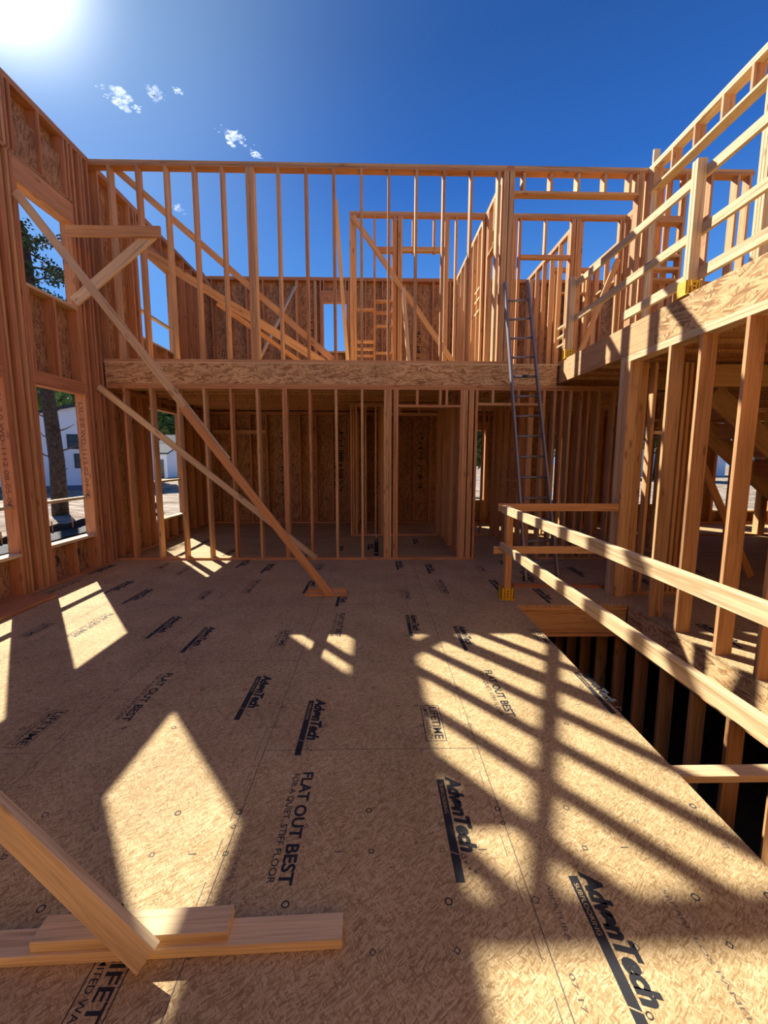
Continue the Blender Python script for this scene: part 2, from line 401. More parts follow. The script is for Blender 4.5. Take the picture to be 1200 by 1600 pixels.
def flat(x, ytop, ln=0.60):
    stamp_text(fl, 'FLAT OUT BEST', (x + 0.047, ytop, ZI), U, V, ln, 0.058, 1, 0.03)
    stamp_text(fl, 'FOR A QUIET, STIFF FLOOR', (x - 0.004, ytop - 0.01, ZI), U, V, ln * 0.97, 0.036, 1, 0.006)
def life(x, ytop, ln=0.36):
    w = 0.118
    for a, b in (((x, ytop), (x, ytop - ln)), ((x + w, ytop), (x + w, ytop - ln)), ((x, ytop), (x + w, ytop)), ((x, ytop - ln), (x + w, ytop - ln))):
        stamp_line(fl, (*a, ZI), (*b, ZI), 0.004, 1)
    stamp_text(fl, 'LIFETIME', (x + 0.053, ytop - 0.016, ZI), U, V, ln * 0.9, 0.052, 1, 0.02)
    stamp_text(fl, 'LIMITED WARRANTY', (x + 0.014, ytop - 0.016, ZI), U, V, ln * 0.9, 0.026, 1, 0.006)
for x, ys in {-4.1: [6.51], -3.33: [5.63, 3.1], -2.89: [5.26], -2.12: [6.85, 4.32, 1.9], -1.67: [6.55, 4.03, 1.6], -0.9: [5.62, 3.08, 0.7],
              -0.455: [5.15, 2.75], 0.315: [6.72, 4.34, 2.02], 0.765: [6.5, 4.03, 1.5], 1.535: [5.63, 3.11], 1.985: [5.23, 6.7]}.items():
    for y in ys:
        if on_floor(x, y) or x < 1.6: adv(x, y)
for x, ys in {-4.07: [5.63], -2.88: [4.40, 6.5], -1.66: [5.66, 3.12], -0.43: [4.38, 2.06], 0.80: [5.62, 3.13]}.items():
    for y in ys: flat(x, y)
for x, ys in {-3.32: [4.15, 6.6], -2.13: [5.18, 2.64], -0.92: [3.93, 1.27, 6.5], 0.30: [5.18, 2.66], 1.52: [6.4], 1.475: [3.94]}.items():
    for y in ys: life(x, y)
for x, y in ((3.2, 4.05), (3.62, 3.75), (3.6, 5.9), (4.3, 5.5), (4.7, 6.4), (-3.4, 8.6), (-1.9, 9.0), (-0.7, 7.9), (-0.15, 8.1), (0.75, 8.6), (-2.6, 7.6), (-1.2, 7.4), (2.1, 6.05), (2.9, 6.3)):
    adv(x, y)
rows = [('c', 0.95), ('d', 1.23), ('c', 1.39), ('s', 1.60), ('d', 1.73), ('c', 1.81), ('c', 2.45), ('d', 2.53), ('s', 2.66), ('c', 2.88), ('s', 3.29), ('d', 3.55), ('c', 3.8), ('s', 4.1), ('d', 4.4), ('c', 4.9), ('s', 5.3)]
for i in range(-13, 6):
    x = -0.02 + 0.305 * i
    for k, (kd, y) in enumerate(rows):
        if (i * 7 + k * 5) % 11 < (7 if abs(i) < 6 else 4) and on_floor(x, y) and x < 1.55:
            ring_mark(fl, x + 0.012 * math.sin(i * 3.1 + k), y, 0.0125 if kd != 'd' else 0.011, kd, ZI, 1 if (i + k) % 4 else 3)
for i in range(-12, 6):                            # short dashes that mark the joist lines
    for y in (1.60, 2.66, 3.31, 4.1):
        x = 0.13 + 0.305 * i
        if on_floor(x, y) and x < 1.5 and (i + int(y * 3)) % 2: stamp_line(fl, (x, y, ZI), (x + 0.035, y, ZI), 0.004, 1)
for x in (-3.06, -1.84, -0.63, 0.585):             # long seams between the panels
    stamp_line(fl, (x, -3.9, ZI), (x, D, ZI), 0.004, 3)
    for k in range(30):                            # faint run of dots beside the tongue edge
        y = 1.0 + k * 0.19; stamp_line(fl, (x - 0.035, y, ZI), (x - 0.035, y + 0.10, ZI), 0.003, 3)
for x0, x1, y in ((-4.28, -3.06, 4.6), (-3.06, -1.84, 2.23), (-1.84, -0.63, 3.31), (-0.63, 0.585, 2.235), (0.585, 1.597, 1.02), (-3.06, -1.84, 4.65), (-0.63, 0.585, 4.65), (0.585, 1.597, 3.45), (-1.84, -0.63, 0.9)):
    stamp_line(fl, (x0, y, ZI), (x1, y, ZI), 0.004, 3)
stamp_text(fl, 'SEPARE LOS PANELES', (1.10, 1.42, ZI), U, V, 0.44, 0.016, 3)
stamp_text(fl, 'ABERTURA', (0.66, 1.45, ZI), U, V, 0.2, 0.018, 3)
stamp_text(fl, '07-17', (0.62, 1.16, ZI), U, V, 0.1, 0.018, 3)
stamp_text(fl, 'TONGUE', (-0.58, 1.62, ZI), U, V, 0.13, 0.018, 3)
floor = fl.build('floor', [OSB_FLOOR, INK, OSB_FLOOR, INK_SOFT])
tag(floor, 'tan strand board subfloor printed with black lettering, striped by sun and shade', 'floor', kind='structure')

# deck of the upper storey
dk = MB(); dk.box((-4.28, D - 0.0, ZR1), (10.6, 10.88, ZD)); dk.box((XR + 0.05, -4.0, ZR1), (10.6, D, ZD))
tag(dk.build('floor_upper', [OSB_FLOOR]), 'upper storey floor deck of strand board above the back rooms', 'floor', kind='structure')

# ------------------------------------------------------------------ left wall, tall part
wl = thing('wall_left', 'tall two storey sheathed stud wall with stacked window openings, left of the main room', 'wall', (XL, 1.4, 0), kind='structure')
tall = [dict(a0=5.40, a1=6.28, zb=0.53, zt=2.53, hh=0.17, bars=[1.07], hmat=RED), dict(a0=5.40, a1=6.28, zb=3.70, zt=4.80, hh=0.28, hmat=RED),
        dict(a0=4.06, a1=4.94, zb=0.53, zt=2.53, hh=0.17, bars=[1.07], hmat=RED), dict(a0=4.06, a1=4.94, zb=3.70, zt=4.80, hh=0.28, hmat=RED),
        dict(a0=1.30, a1=2.18, zb=0.53, zt=2.53, hh=0.17, bars=[1.07]), dict(a0=1.30, a1=2.18, zb=3.70, zt=4.80, hh=0.28)]
ys = [D - 0.05 - 0.0, 6.62, 6.55, 6.42, 5.16, 5.12 + 0.075, 3.9, 3.5, 3.1, 2.7, 2.3] + [0.95 - S * k for k in range(13)]
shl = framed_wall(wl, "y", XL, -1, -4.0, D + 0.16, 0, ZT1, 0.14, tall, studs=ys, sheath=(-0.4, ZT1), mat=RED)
for y in (5.29, 5.05): extra_stud(wl, 'y', XL, -1, y, ST, ZT0, mat=FIR)
board('ledger', (XL + 0.0 - 0.045, 4.0, 5.085), (XL - 0.045, 6.36, 5.085), 0.09, ST, FIR, wl, (1, 0, 0))
hb = MB(); hb.box((4.0, -0.012, 5.11), (6.36, 0.012, 5.60)); hb.build('header_panel', [OSB_WALL], wl, M=Matrix.Translation((XL - 0.06, 0, 0)) @ Matrix.Rotation(PI / 2, 4, 'Z'))
def code(par, s, y, ztop, ln, m=INK_RED):
    mb = MB()
    stamp_text(mb, s, (XL - 0.105, y, ztop), (0, 0, -1), (1, 0, 0), ln, 0.055, 0)
    return mb.build('printed_code', [m], par)
code(wl, 'LSL-2.0 WD-1112-02-04-06', 6.279, 2.42, 1.35)
code(wl, 'LBL-2.0 WD-1112 08-05-06', 4.939, 2.42, 1.35)
st = MB()
for (y, z) in ((5.62, 0.27), (6.02, 0.30), (4.42, 0.27)):   # round maker's stamp on the sheathing below the windows
    for r0 in (0.075, 0.05):
        n = 20; ri = r0 * 0.8
        v = [(XL - 0.138, y + r0 * math.cos(2 * PI * k / n), z + r0 * math.sin(2 * PI * k / n)) for k in range(n)] + [(XL - 0.138, y + ri * math.cos(2 * PI * k / n), z + ri * math.sin(2 * PI * k / n)) for k in range(n)]
        st.add(v, [(k, (k + 1) % n, n + (k + 1) % n, n + k) for k in range(n)])
    stamp_text(st, 'OX', (XL - 0.138, y - 0.08, z - 0.028), (0, 1, 0), (0, 0, 1), 0.16, 0.055, 0, 0.02)
st.build('printed_stamp', [INK], wl)

# left wall beyond the cross wall, two storeys
wll = thing('wall_left_lower', 'sheathed left wall of the ground floor back room with one window opening', 'wall', (XL, 8.8, 0), kind='structure')
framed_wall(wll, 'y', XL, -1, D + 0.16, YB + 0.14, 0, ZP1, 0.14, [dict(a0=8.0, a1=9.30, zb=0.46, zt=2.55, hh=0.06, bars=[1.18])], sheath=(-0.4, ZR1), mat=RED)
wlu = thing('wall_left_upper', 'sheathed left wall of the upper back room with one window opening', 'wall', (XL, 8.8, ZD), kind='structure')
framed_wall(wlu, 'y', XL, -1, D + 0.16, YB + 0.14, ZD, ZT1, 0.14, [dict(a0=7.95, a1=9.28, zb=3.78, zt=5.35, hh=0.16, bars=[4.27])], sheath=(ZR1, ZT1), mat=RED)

# back wall, two storeys
wbl = thing('wall_back_lower', 'dark sheathed back wall of the ground floor rooms', 'wall', (3, YB, 0), kind='structure')
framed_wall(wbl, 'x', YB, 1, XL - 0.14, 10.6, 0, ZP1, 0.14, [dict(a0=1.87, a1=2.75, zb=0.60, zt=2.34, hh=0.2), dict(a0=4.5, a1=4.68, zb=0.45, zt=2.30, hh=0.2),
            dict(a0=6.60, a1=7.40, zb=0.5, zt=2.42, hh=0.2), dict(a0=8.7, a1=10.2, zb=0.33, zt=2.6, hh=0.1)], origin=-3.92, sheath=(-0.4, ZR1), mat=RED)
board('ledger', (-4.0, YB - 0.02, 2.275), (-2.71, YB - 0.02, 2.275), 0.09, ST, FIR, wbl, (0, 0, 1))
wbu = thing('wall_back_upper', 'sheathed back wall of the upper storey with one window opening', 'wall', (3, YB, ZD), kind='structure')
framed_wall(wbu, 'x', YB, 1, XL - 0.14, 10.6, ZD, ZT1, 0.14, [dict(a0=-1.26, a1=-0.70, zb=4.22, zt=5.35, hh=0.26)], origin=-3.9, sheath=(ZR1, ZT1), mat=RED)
for x in (-1.9, -1.43): extra_stud(wbu, 'x', YB, 1, x, ZD + ST, ZT0, mat=FIR)
bst = MB()
for x in (-3.55, -2.3, -1.62, 1.02, 2.5, 3.0):            # mottled, unreadable mill print on the sheathing
    for k in range(26):
        z = 3.6 + k * 0.062
        if random.random() < 0.7: bst.box((x + random.uniform(-0.05, 0.03), YB + 0.137, z), (x + random.uniform(0.04, 0.09), YB + 0.139, z + random.uniform(0.015, 0.05)))
bst.build('mill_print', [INK], wbu)
bst = MB()
for x in (-2.35, -1.05, -0.9, 1.12):
    for k in range(26):
        z = 0.7 + k * 0.062
        if random.random() < 0.7: bst.box((x + random.uniform(-0.05, 0.03), YB + 0.137, z), (x + random.uniform(0.04, 0.09), YB + 0.139, z + random.uniform(0.015, 0.05)))
bst.build('mill_print', [INK], wbl)

# unseen outer walls, added to keep the right rooms dark and bounce sunlight
wr = thing('wall_right_unseen', 'unseen sheathed right outer wall, added to keep the rooms dark', 'wall', (10.46, 3.4, 0), kind='structure')
framed_wall(wr, 'y', 10.46, 1, -4.0, YB, 0, ZT1, 0.14, [], sheath=(-0.4, ZT1))
wf = thing('wall_front_unseen', 'unseen sheathed front wall behind the camera, added to bounce warm light', 'wall', (3, -4.0, 0), kind='structure')
framed_wall(wf, 'x', -4.0, -1, XL - 0.14, 10.6, 0, ZT1, 0.14, [], sheath=(-0.4, ZT1)).data.materials[0] = OSB_RIM  # paler sheathing chosen to throw warm sun back into the room

# ------------------------------------------------------------------ rim boards
def rim(name, label, x0, x1, y, z0, z1, mats, th=0.03):
    mb = MB(); mb.box((x0, -th / 2, z0), (x1, th / 2, z1))
    o = mb.build(name, mats, M=Matrix.Translation((0, y, 0)))
    return tag(o, label, 'rim board')
rim('rim_board', 'long strand board rim band between the two stud walls facing the room', XL, -0.0 + 0.0, D + 0.015, ZP1, ZR1, [OSB_RIM])
rim('rim_board', 'strand board rim band above the door opening, behind the ladder', 0.004, 2.82, D + 0.015, ZP1, ZR1, [OSB_RIM])
de = board('deck_edge', (XL, D - 0.002, ZR1 + 0.011), (2.85, D - 0.002, ZR1 + 0.011), 0.004, 0.022, PALE, None, (0, 1, 0))
tag(de, 'thin pale edge strip of the upper deck along the top of the rim band', 'deck edge')
def rim_y(name, label, x, y0, y1, z0, z1, mat, th=0.044):
    mb = MB(); mb.box((y0, -th / 2, z0), (y1, th / 2, z1))
    return tag(mb.build(name, [mat], M=Matrix.Translation((x, 0, 0)) @ Matrix.Rotation(PI / 2, 4, 'Z')), label, 'rim board')
ZB0, ZB1 = 2.815, 3.15
rim_y('rim_board', 'sunlit strand board rim under the balcony deck, beside the near guard post', XR + 0.022, -3.9, 4.50, ZB0, ZB1, OSB_RIM)
o = board('rim_beam', (XR + 0.022, 4.505, (ZB0 + ZB1) / 2), (XR + 0.022, D + 0.17, (ZB0 + ZB1) / 2), 0.044, ZB1 - ZB0, LVL, None, (1, 0, 0))
tag(o, 'smooth veneer lumber beam edging the balcony towards the back, striped by shadows', 'beam')

# ------------------------------------------------------------------ cross wall, lower
ml = thing('stud_wall', 'open stud wall with two door openings below the rim band', 'stud wall', (-1, D, 0), kind='thing')
lower_studs = [X0 + k * S for k in range(-8, 2)]
framed_wall(ml, 'x', D, 1, XL, 3.95, 0, ZP1, 0.14, [], studs=lower_studs + [X0 - 2 * S + ST, 0.149, 0.189, 0.231, 0.297, 0.337, 1.345, 1.385, 1.425, 1.482, 1.522, 1.585, 2.645, 2.815, 2.935, 3.065, 3.23, 3.35, 3.515, 3.76],
            sole_gaps=[(1.64, 2.62)])
for x0, x1, z, cr in ((0.357, 1.326, 2.455, (0.65, 1.01, 1.11)), (1.605, 2.626, 2.49, (1.835, 2.24))):
    board('header', (x0, D + 0.07, z), (x1, D + 0.07, z), 0.14, ST, FIR, ml, (0, 1, 0))
    for c in cr: extra_stud(ml, 'x', D, 1, c, z + ST / 2, ZP0, name='cripple_stud')
for x in (0.32, 1.63):
    board('plate_splice', (x - 0.055, D - 0.002, ZP1 - 0.019), (x + 0.055, D - 0.002, ZP1 - 0.019), 0.004, 0.034, RED, ml, (0, 1, 0))

# cross wall, upper
mu = thing('stud_wall', 'tall open stud wall against the sky on top of the rim band', 'stud wall', (-1, D, ZD), kind='thing')
framed_wall(mu, 'x', D, 1, XL, 5.62, ZD, ZT1, 0.14, [], studs=[X0 + k * S for k in range(-8, 7)] + [X0 - 3 * S - ST, X0 - 3 * S + ST, 1.905, 1.945, 1.995, 2.033, 3.925, 3.965, 4.06, 4.2, 4.62, 5.0, 5.4, 5.58],
            sole_gaps=[(2.05, 3.9)])
for z in (5.55,):
    board('header', (2.05, D + 0.07, z), (3.91, D + 0.07, z), 0.14, ST, FIR, mu, (0, 1, 0))
for c in (2.19, 2.595, 3.0, 3.4, 3.775, 3.885): extra_stud(mu, 'x', D, 1, c, 5.57, ZT0, name='cripple_stud')
board('header', (4.22, D + 0.07, 5.21), (4.60, D + 0.07, 5.21), 0.14, 0.09, FIR, mu, (0, 1, 0))
for z in (4.70, 4.52, 4.36): board('blocking', (4.22, D + 0.07, z), (4.60, D + 0.07, z), 0.14, ST, FIR, mu, (0, 1, 0))
board('plate_splice', (1.93, D - 0.002, ZT1 - 0.03), (2.03, D - 0.002, ZT1 - 0.03), 0.004, 0.05, RED, mu, (0, 1, 0))

# ------------------------------------------------------------------ upper partitions behind
p2 = thing('stud_wall', 'inner upper stud wall with window-like openings, behind the tall stud wall', 'stud wall', (2, 7.985, ZD), kind='thing')
P2 = 7.985
framed_wall(p2, 'x', P2, 1, -0.456, 4.47, ZD, ZT1, 0.089, [], studs=[-0.437, -0.399, -0.361, -0.02, 0.315, 0.353, 0.41, 0.452, 1.236, 1.275, 1.42, 1.90, 1.95, 2.43, 2.47, 2.55, 3.47, 3.51, 3.56, 3.6, 4.33, 4.38, 4.45], sole_gaps=[(0.48, 1.21), (2.6, 3.4)])
board('stud', (0.375, P2 + 0.10, ZD + ST), (0.375, P2 + 0.10, ZT0), 0.18, ST, RED, p2, (1, 0, 0))
board('header', (-0.0, P2 + 0.045, 5.29), (0.3, P2 + 0.045, 5.29), 0.089, 0.085, FIR, p2, (0, 1, 0))
board('header', (0.47, P2 + 0.045, 5.30), (1.22, P2 + 0.045, 5.30), 0.089, 0.075, FIR, p2, (0, 1, 0))
board('header', (2.57, P2 + 0.045, 5.20), (3.46, P2 + 0.045, 5.20), 0.089, 0.06, FIR, p2, (0, 1, 0))
for x in (0.66, 1.03, 3.0): extra_stud(p2, 'x', P2, 1, x, 5.24, ZT0, 0.089, name='cripple_stud')
for x0, x1, z in ((-0.0, 0.3, 4.02), (-0.0, 0.3, 4.45), (-0.0, 0.3, 4.25), (-0.34, -0.04, 3.5), (-0.34, -0.04, 3.62), (-0.34, -0.04, 3.75), (-0.34, -0.04, 4.3), (0.0, 0.3, 3.55)):
    board('blocking', (x0, P2 + 0.1, z), (x1, P2 + 0.1, z), 0.089, ST, FIR, p2, (0, 1, 0))
def ywall(label, x, y0, y1, z0, z1, openings=(), dep=0.089, loc=None, **k):
    t = thing('stud_wall', label, 'stud wall', (x, (y0 + y1) / 2, z0), kind='thing')
    framed_wall(t, 'y', x, 1, y0, y1, z0, z1, dep, openings, **k)
    return t
ywall('short upper stud wall between the tall stud wall and the inner one', 1.93, D + 0.145, P2 - 0.005, ZD, ZT1, [dict(a0=7.12, a1=7.82, zb=ZD, zt=5.1, flat=True)])
yw = ywall('upper stud wall with sunlit top running to the back wall, left of the ladder', 1.92, P2 + 0.095, YB - 0.01, ZD, ZT1)
for z in (4.4, 4.62, 4.8): board('blocking', (1.965, 8.3, z), (1.965, 8.66, z), 0.089, ST, PALE, yw, (1, 0, 0))
yw = ywall('upper stud wall running to the back wall behind the top of the ladder, tops sunlit', 3.62, P2 + 0.095, YB - 0.01, ZD, ZT1)
for z in (3.85, 4.02, 4.2): board('blocking', (3.665, 8.4, z), (3.665, 8.78, z), 0.089, ST, PALE, yw, (1, 0, 0))
for z in (3.4, 3.55, 3.7): board('blocking', (3.665, 9.6, z), (3.665, 9.98, z), 0.089, ST, PALE, yw, (1, 0, 0))
ywall('upper stud wall closing the end of the balcony hall, behind the far guard post', 4.42, D + 0.145, P2 - 0.005, ZD, ZT1, [dict(a0=7.2, a1=7.8, zb=ZD, zt=5.15, flat=True)])
yw = ywall('low-lit upper stud wall farther right behind the inner wall, seen past the far guard post', 4.55, P2 + 0.095, YB - 0.01, ZD, 5.7, [dict(a0=8.5, a1=9.3, zb=ZD, zt=5.0, flat=True)])
xw = thing('stud_wall', 'short upper stud wall across the hall behind the far guard post, with a header', 'stud wall', (4, 9.4, ZD), kind='thing')
framed_wall(xw, 'x', 9.4, 1, 3.72, 4.54, ZD, 5.62, 0.089, [dict(a0=3.86, a1=4.42, zb=ZD, zt=5.1, flat=True)])

# header wall above the balcony opening
hw = thing('stud_wall', 'high sunlit header frame above the balcony, running towards the camera', 'stud wall', (4.03, 5.8, ZD), kind='thing')
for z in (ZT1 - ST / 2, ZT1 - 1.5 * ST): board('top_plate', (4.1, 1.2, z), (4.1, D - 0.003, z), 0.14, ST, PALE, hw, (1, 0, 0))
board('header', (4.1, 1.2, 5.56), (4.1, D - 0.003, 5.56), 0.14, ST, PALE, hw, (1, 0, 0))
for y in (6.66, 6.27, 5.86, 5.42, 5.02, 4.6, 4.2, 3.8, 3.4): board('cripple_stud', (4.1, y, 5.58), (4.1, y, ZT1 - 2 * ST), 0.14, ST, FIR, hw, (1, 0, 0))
for y in (4.80, 4.76, 4.72): board('king_stud', (4.1, y, ZD), (4.1, y, 5.54), 0.14, ST, PALE, hw, (1, 0, 0))  # king studs carry the sunlit cream in their colour
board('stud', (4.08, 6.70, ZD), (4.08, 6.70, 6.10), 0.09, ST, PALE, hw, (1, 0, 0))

# ------------------------------------------------------------------ lower partitions behind
lw = thing('stud_wall', 'dark inner stud wall with a doorway, deep behind the door opening', 'stud wall', (0.9, 8.95, 0), kind='thing')
framed_wall(lw, 'x', 8.95, 1, -0.53, 2.5, 0, ZP1, 0.089, [], studs=[-0.51, -0.46, -0.4, -0.21, 0.0, 0.12, 0.16, 1.29, 1.33, 1.37, 1.44, 1.85, 2.25, 2.48], sole_gaps=[])
board('header', (0.17, 8.995, 2.55), (1.28, 8.995, 2.55), 0.089, 0.05, FIR, lw, (0, 1, 0))
for x in (0.5, 0.9): extra_stud(lw, 'x', 8.95, 1, x, 2.57, ZP0, 0.089, name='cripple_stud')
yw = ywall('dark closet stud wall between the inner doorway and the back wall, with rungs of blocking', 0.06, 9.045, YB - 0.01, 0, ZP1)
for z in (1.2, 1.35, 1.5, 2.0): board('blocking', (0.1, 9.5, z), (0.1, 9.86, z), 0.089, ST, FIR, yw, (1, 0, 0))
yw = ywall('dark closet stud wall behind the lone post, left of the inner doorway', -0.5, 9.045, YB - 0.01, 0, ZP1)
for z in (1.2, 1.38, 1.52, 2.0): board('blocking', (-0.45, 9.5, z), (-0.45, 9.86, z), 0.089, ST, FIR, yw, (1, 0, 0))
ywall('corridor stud wall running back from the right door jamb', 1.345, D + 0.145, 8.94, 0, ZP1, dep=0.14)
yw = ywall('corridor stud wall seen behind the ladder rungs, with short blocks', 2.45, D + 0.145, 8.94, 0, ZP1)
for z in (1.1, 1.25, 1.42, 2.05): board('blocking', (2.5, 7.6, z), (2.5, 7.96, z), 0.089, ST, FIR, yw, (1, 0, 0))
xw = thing('stud_wall', 'dark stud wall behind the ladder, right part of the back rooms', 'stud wall', (3.5, 8.95, 0), kind='thing')
framed_wall(xw, 'x', 8.95, 1, 2.56, 4.25, 0, ZP1, 0.089, [], origin=2.75)
ywall('dark stud wall far back right of the ladder foot', 4.9, D + 0.145, YB - 0.01, 0, ZP1, [dict(a0=7.4, a1=8.3, zb=0, zt=2.3, flat=True)])
xw = thing('stud_wall', 'far stud wall behind the stair with a doorway and header', 'stud wall', (8, 8.9, 0), kind='thing')
framed_wall(xw, 'x', 8.9, 1, 5.0, 10.4, 0, ZP1, 0.14, [dict(a0=6.75, a1=7.6, zb=0, zt=2.4, flat=True), dict(a0=8.4, a1=10.1, zb=0.0, zt=2.4, flat=True)])

# ------------------------------------------------------------------ right side, ground floor
rw = thing('stud_wall', 'sunlit row of separate studs under the balcony rim, right of the stair opening', 'stud wall', (XR + 0.07, 3.5, 0), kind='thing')
for z in (2.795, 2.757): board('top_plate', (XR + 0.07, -3.9, z), (XR + 0.07, 5.1, z), 0.14, ST, PALE, rw, (1, 0, 0))
for y in (4.255, 3.855, 3.375, 2.98, 2.57, 2.16, 1.75): board('stud', (XR + 0.07, y, 0), (XR + 0.07, y, 2.738), 0.14, ST, FIR, rw, (1, 0, 0))
for y, w, m in ((5.08, ST, OSB_RIM), (5.04, ST, PALE), (5.0, ST, FIR), (4.96, ST, FIR), (4.92, ST, FIR)): board('post_stud', (XR + 0.07, y, 0), (XR + 0.07, y, 2.738), 0.14, w, m if m is not OSB_RIM else PALE, rw, (1, 0, 0))
rt = thing('stud_wall', 'short return stud wall with a dropped header beam, behind the sunlit studs', 'stud wall', (3.5, 4.95, 0), kind='thing')
board('bottom_plate', (3.02, 4.995, ST / 2), (3.80, 4.995, ST / 2), 0.089, ST, FIR, rt, (0, 1, 0))
for x in (3.06, 3.10, 3.21, 3.50, 3.56, 3.62, 3.72): board('stud', (x, 4.995, ST), (x, 4.995, 2.738), 0.089, ST, FIR if x != 3.5 else RED, rt, (0, 1, 0))
board('header', (3.6, 5.10, 2.62), (10.3, 5.10, 2.62), 0.09, 0.25, LVL, rt, (0, 1, 0))
board('blocking', (3.23, 4.98, 1.95), (3.49, 4.98, 1.95), 0.089, ST, PALE, rt, (0, 1, 0))

stw = thing('stair', 'dark timber stair with deep stringers rising behind the sunlit studs', 'stair', (5.6, 6.4, 0))
a, b = Vector((4.75, 6.05, 2.70)), Vector((7.85, 6.05, 0.16)); dr = (b - a).normalized()
for y in (6.05, 6.85): board('stringer', (a.x, y, a.z - 0.13), (b.x, y, b.z - 0.13), 0.29, ST, LVL, stw, (0, 0, 1))
for k in range(9):
    p = a + (b - a) * ((k + 0.5) / 9)
    board('tread', (p.x, 6.07, p.z - 0.02), (p.x, 6.83, p.z - 0.02), 0.25, 0.025, RED, stw, (1, 0, 0))
    board('riser', (p.x - 0.13, 6.07, p.z + 0.09), (p.x - 0.13, 6.83, p.z + 0.09), 0.24, 0.02, RED, stw, (0, 0, 1))
p_, q_ = at(1096, 722, y=5.6), at(1155, 860, y=5.6); q_ = p_ + (q_ - p_) * ((p_.z - 0.04) / (p_.z - q_.z))
o = board('diagonal_brace', p_, q_, 0.089, ST, FIR, None, (1, 0, 1)); tag(o, 'thin dark diagonal brace in shade behind the sunlit studs', 'brace')

# ------------------------------------------------------------------ joists
def ijoist(name, x0, x1, y, z0, z1, label, group):
    mb = MB()
    mb.box((x0, -0.03, z0), (x1, 0.03, z0 + 0.036)); mb.box((x0, -0.03, z1 - 0.036), (x1, 0.03, z1)); mb.box((x0, -0.005, z0 + 0.036), (x1, 0.005, z1 - 0.036))
    o = mb.build(name, [FIR], M=Matrix.Translation((0, y, 0)))
    return tag(o, label, 'joist', group)
ORD = ['first', 'second', 'third', 'fourth', 'fifth', 'sixth', 'seventh', 'eighth', 'ninth', 'tenth', 'eleventh', 'twelfth', 'thirteenth', 'fourteenth', 'fifteenth', 'sixteenth']
for k in range(9):
    y = D + 0.33 + k * S
    ijoist('floor_joist', XL + 0.02, 1.9, y, ZP1, ZR1 - 0.001, '%s joist back from the rim band, over the left back room' % ORD[k], 'joists over the left back room')
    ijoist('floor_joist', 2.0, 10.4, y, ZP1, ZR1 - 0.001, '%s joist back from the rim band, over the right back rooms' % ORD[k], 'joists over the right back rooms')
for k in range(13):
    y = 6.45 - k * S
    ijoist('floor_joist', XR + 0.05, 10.4, y, ZB0, ZR1 - 0.001, '%s joist from the back under the balcony deck' % ORD[k], 'joists under the balcony')

# ------------------------------------------------------------------ stair opening in the floor
sh = thing('stair_header', 'plywood faced header below the far edge of the dark stair opening', 'header beam', (2.2, YE, -0.2))
board('plate', (XE, YE + 0.05, -0.043), (XR, YE + 0.05, -0.043), 0.1, 0.038, FIR, sh, (0, 1, 0))
board('beam', (XE, YE + 0.045, -0.20), (XR, YE + 0.045, -0.20), 0.06, 0.27, LVL, sh, (0, 1, 0))
board('plate', (XE, YE + 0.05, -0.36), (XR, YE + 0.05, -0.36), 0.1, 0.038, FIR, sh, (0, 1, 0))
rim_y('rim_board', 'strand board rim along the right side of the stair opening', XR + 0.02, 0.2, YE, -0.36, -0.024, OSB_RIM, 0.03)
rim_y('rim_board', 'strand board rim along the left side of the stair opening', XE - 0.02, 0.2, YE, -0.36, -0.024, OSB_RIM, 0.03)
o = board('stair_ledger', (XE + 0.003, 2.06, -0.036), (XR, 2.06, -0.036), 0.089, ST, PALE, None, (0, 1, 0)); tag(o, 'pale two-by-four spanning the stair opening near the camera', 'lumber')
bw = thing('stud_wall', 'dim basement stud wall seen down through the stair opening', 'stud wall', (XR + 0.05, 2.5, -2.78), kind='thing')
for z in (-0.38, -0.418): board('top_plate', (XR + 0.05, 0.1, z), (XR + 0.05, 6.6, z), 0.14, ST, FIR, bw, (1, 0, 0))
board('bottom_plate', (XR + 0.05, 0.1, -2.76), (XR + 0.05, 6.6, -2.76), 0.14, ST, FIR, bw, (1, 0, 0))
for k in range(16): board('stud', (XR + 0.05, 0.3 + k * S, -2.74), (XR + 0.05, 0.3 + k * S, -0.437), 0.14, ST, FIR, bw, (1, 0, 0))
fm = MB()
for lo, hi in (((-4.3, -4.16), (-4.1, 10.9)), ((10.45, -4.16), (10.65, 10.9)), ((-4.3, -4.2), (10.65, -4.0)), ((-4.3, 10.75), (10.65, 10.95))): fm.box((*lo, -2.8), (*hi, -0.30))
fm.box((-4.3, -4.2, -2.9), (10.65, 10.95, -2.8))
tag(fm.build('wall_foundation', [CONC]), 'concrete foundation walls and basement slab under the house', 'foundation', kind='structure')

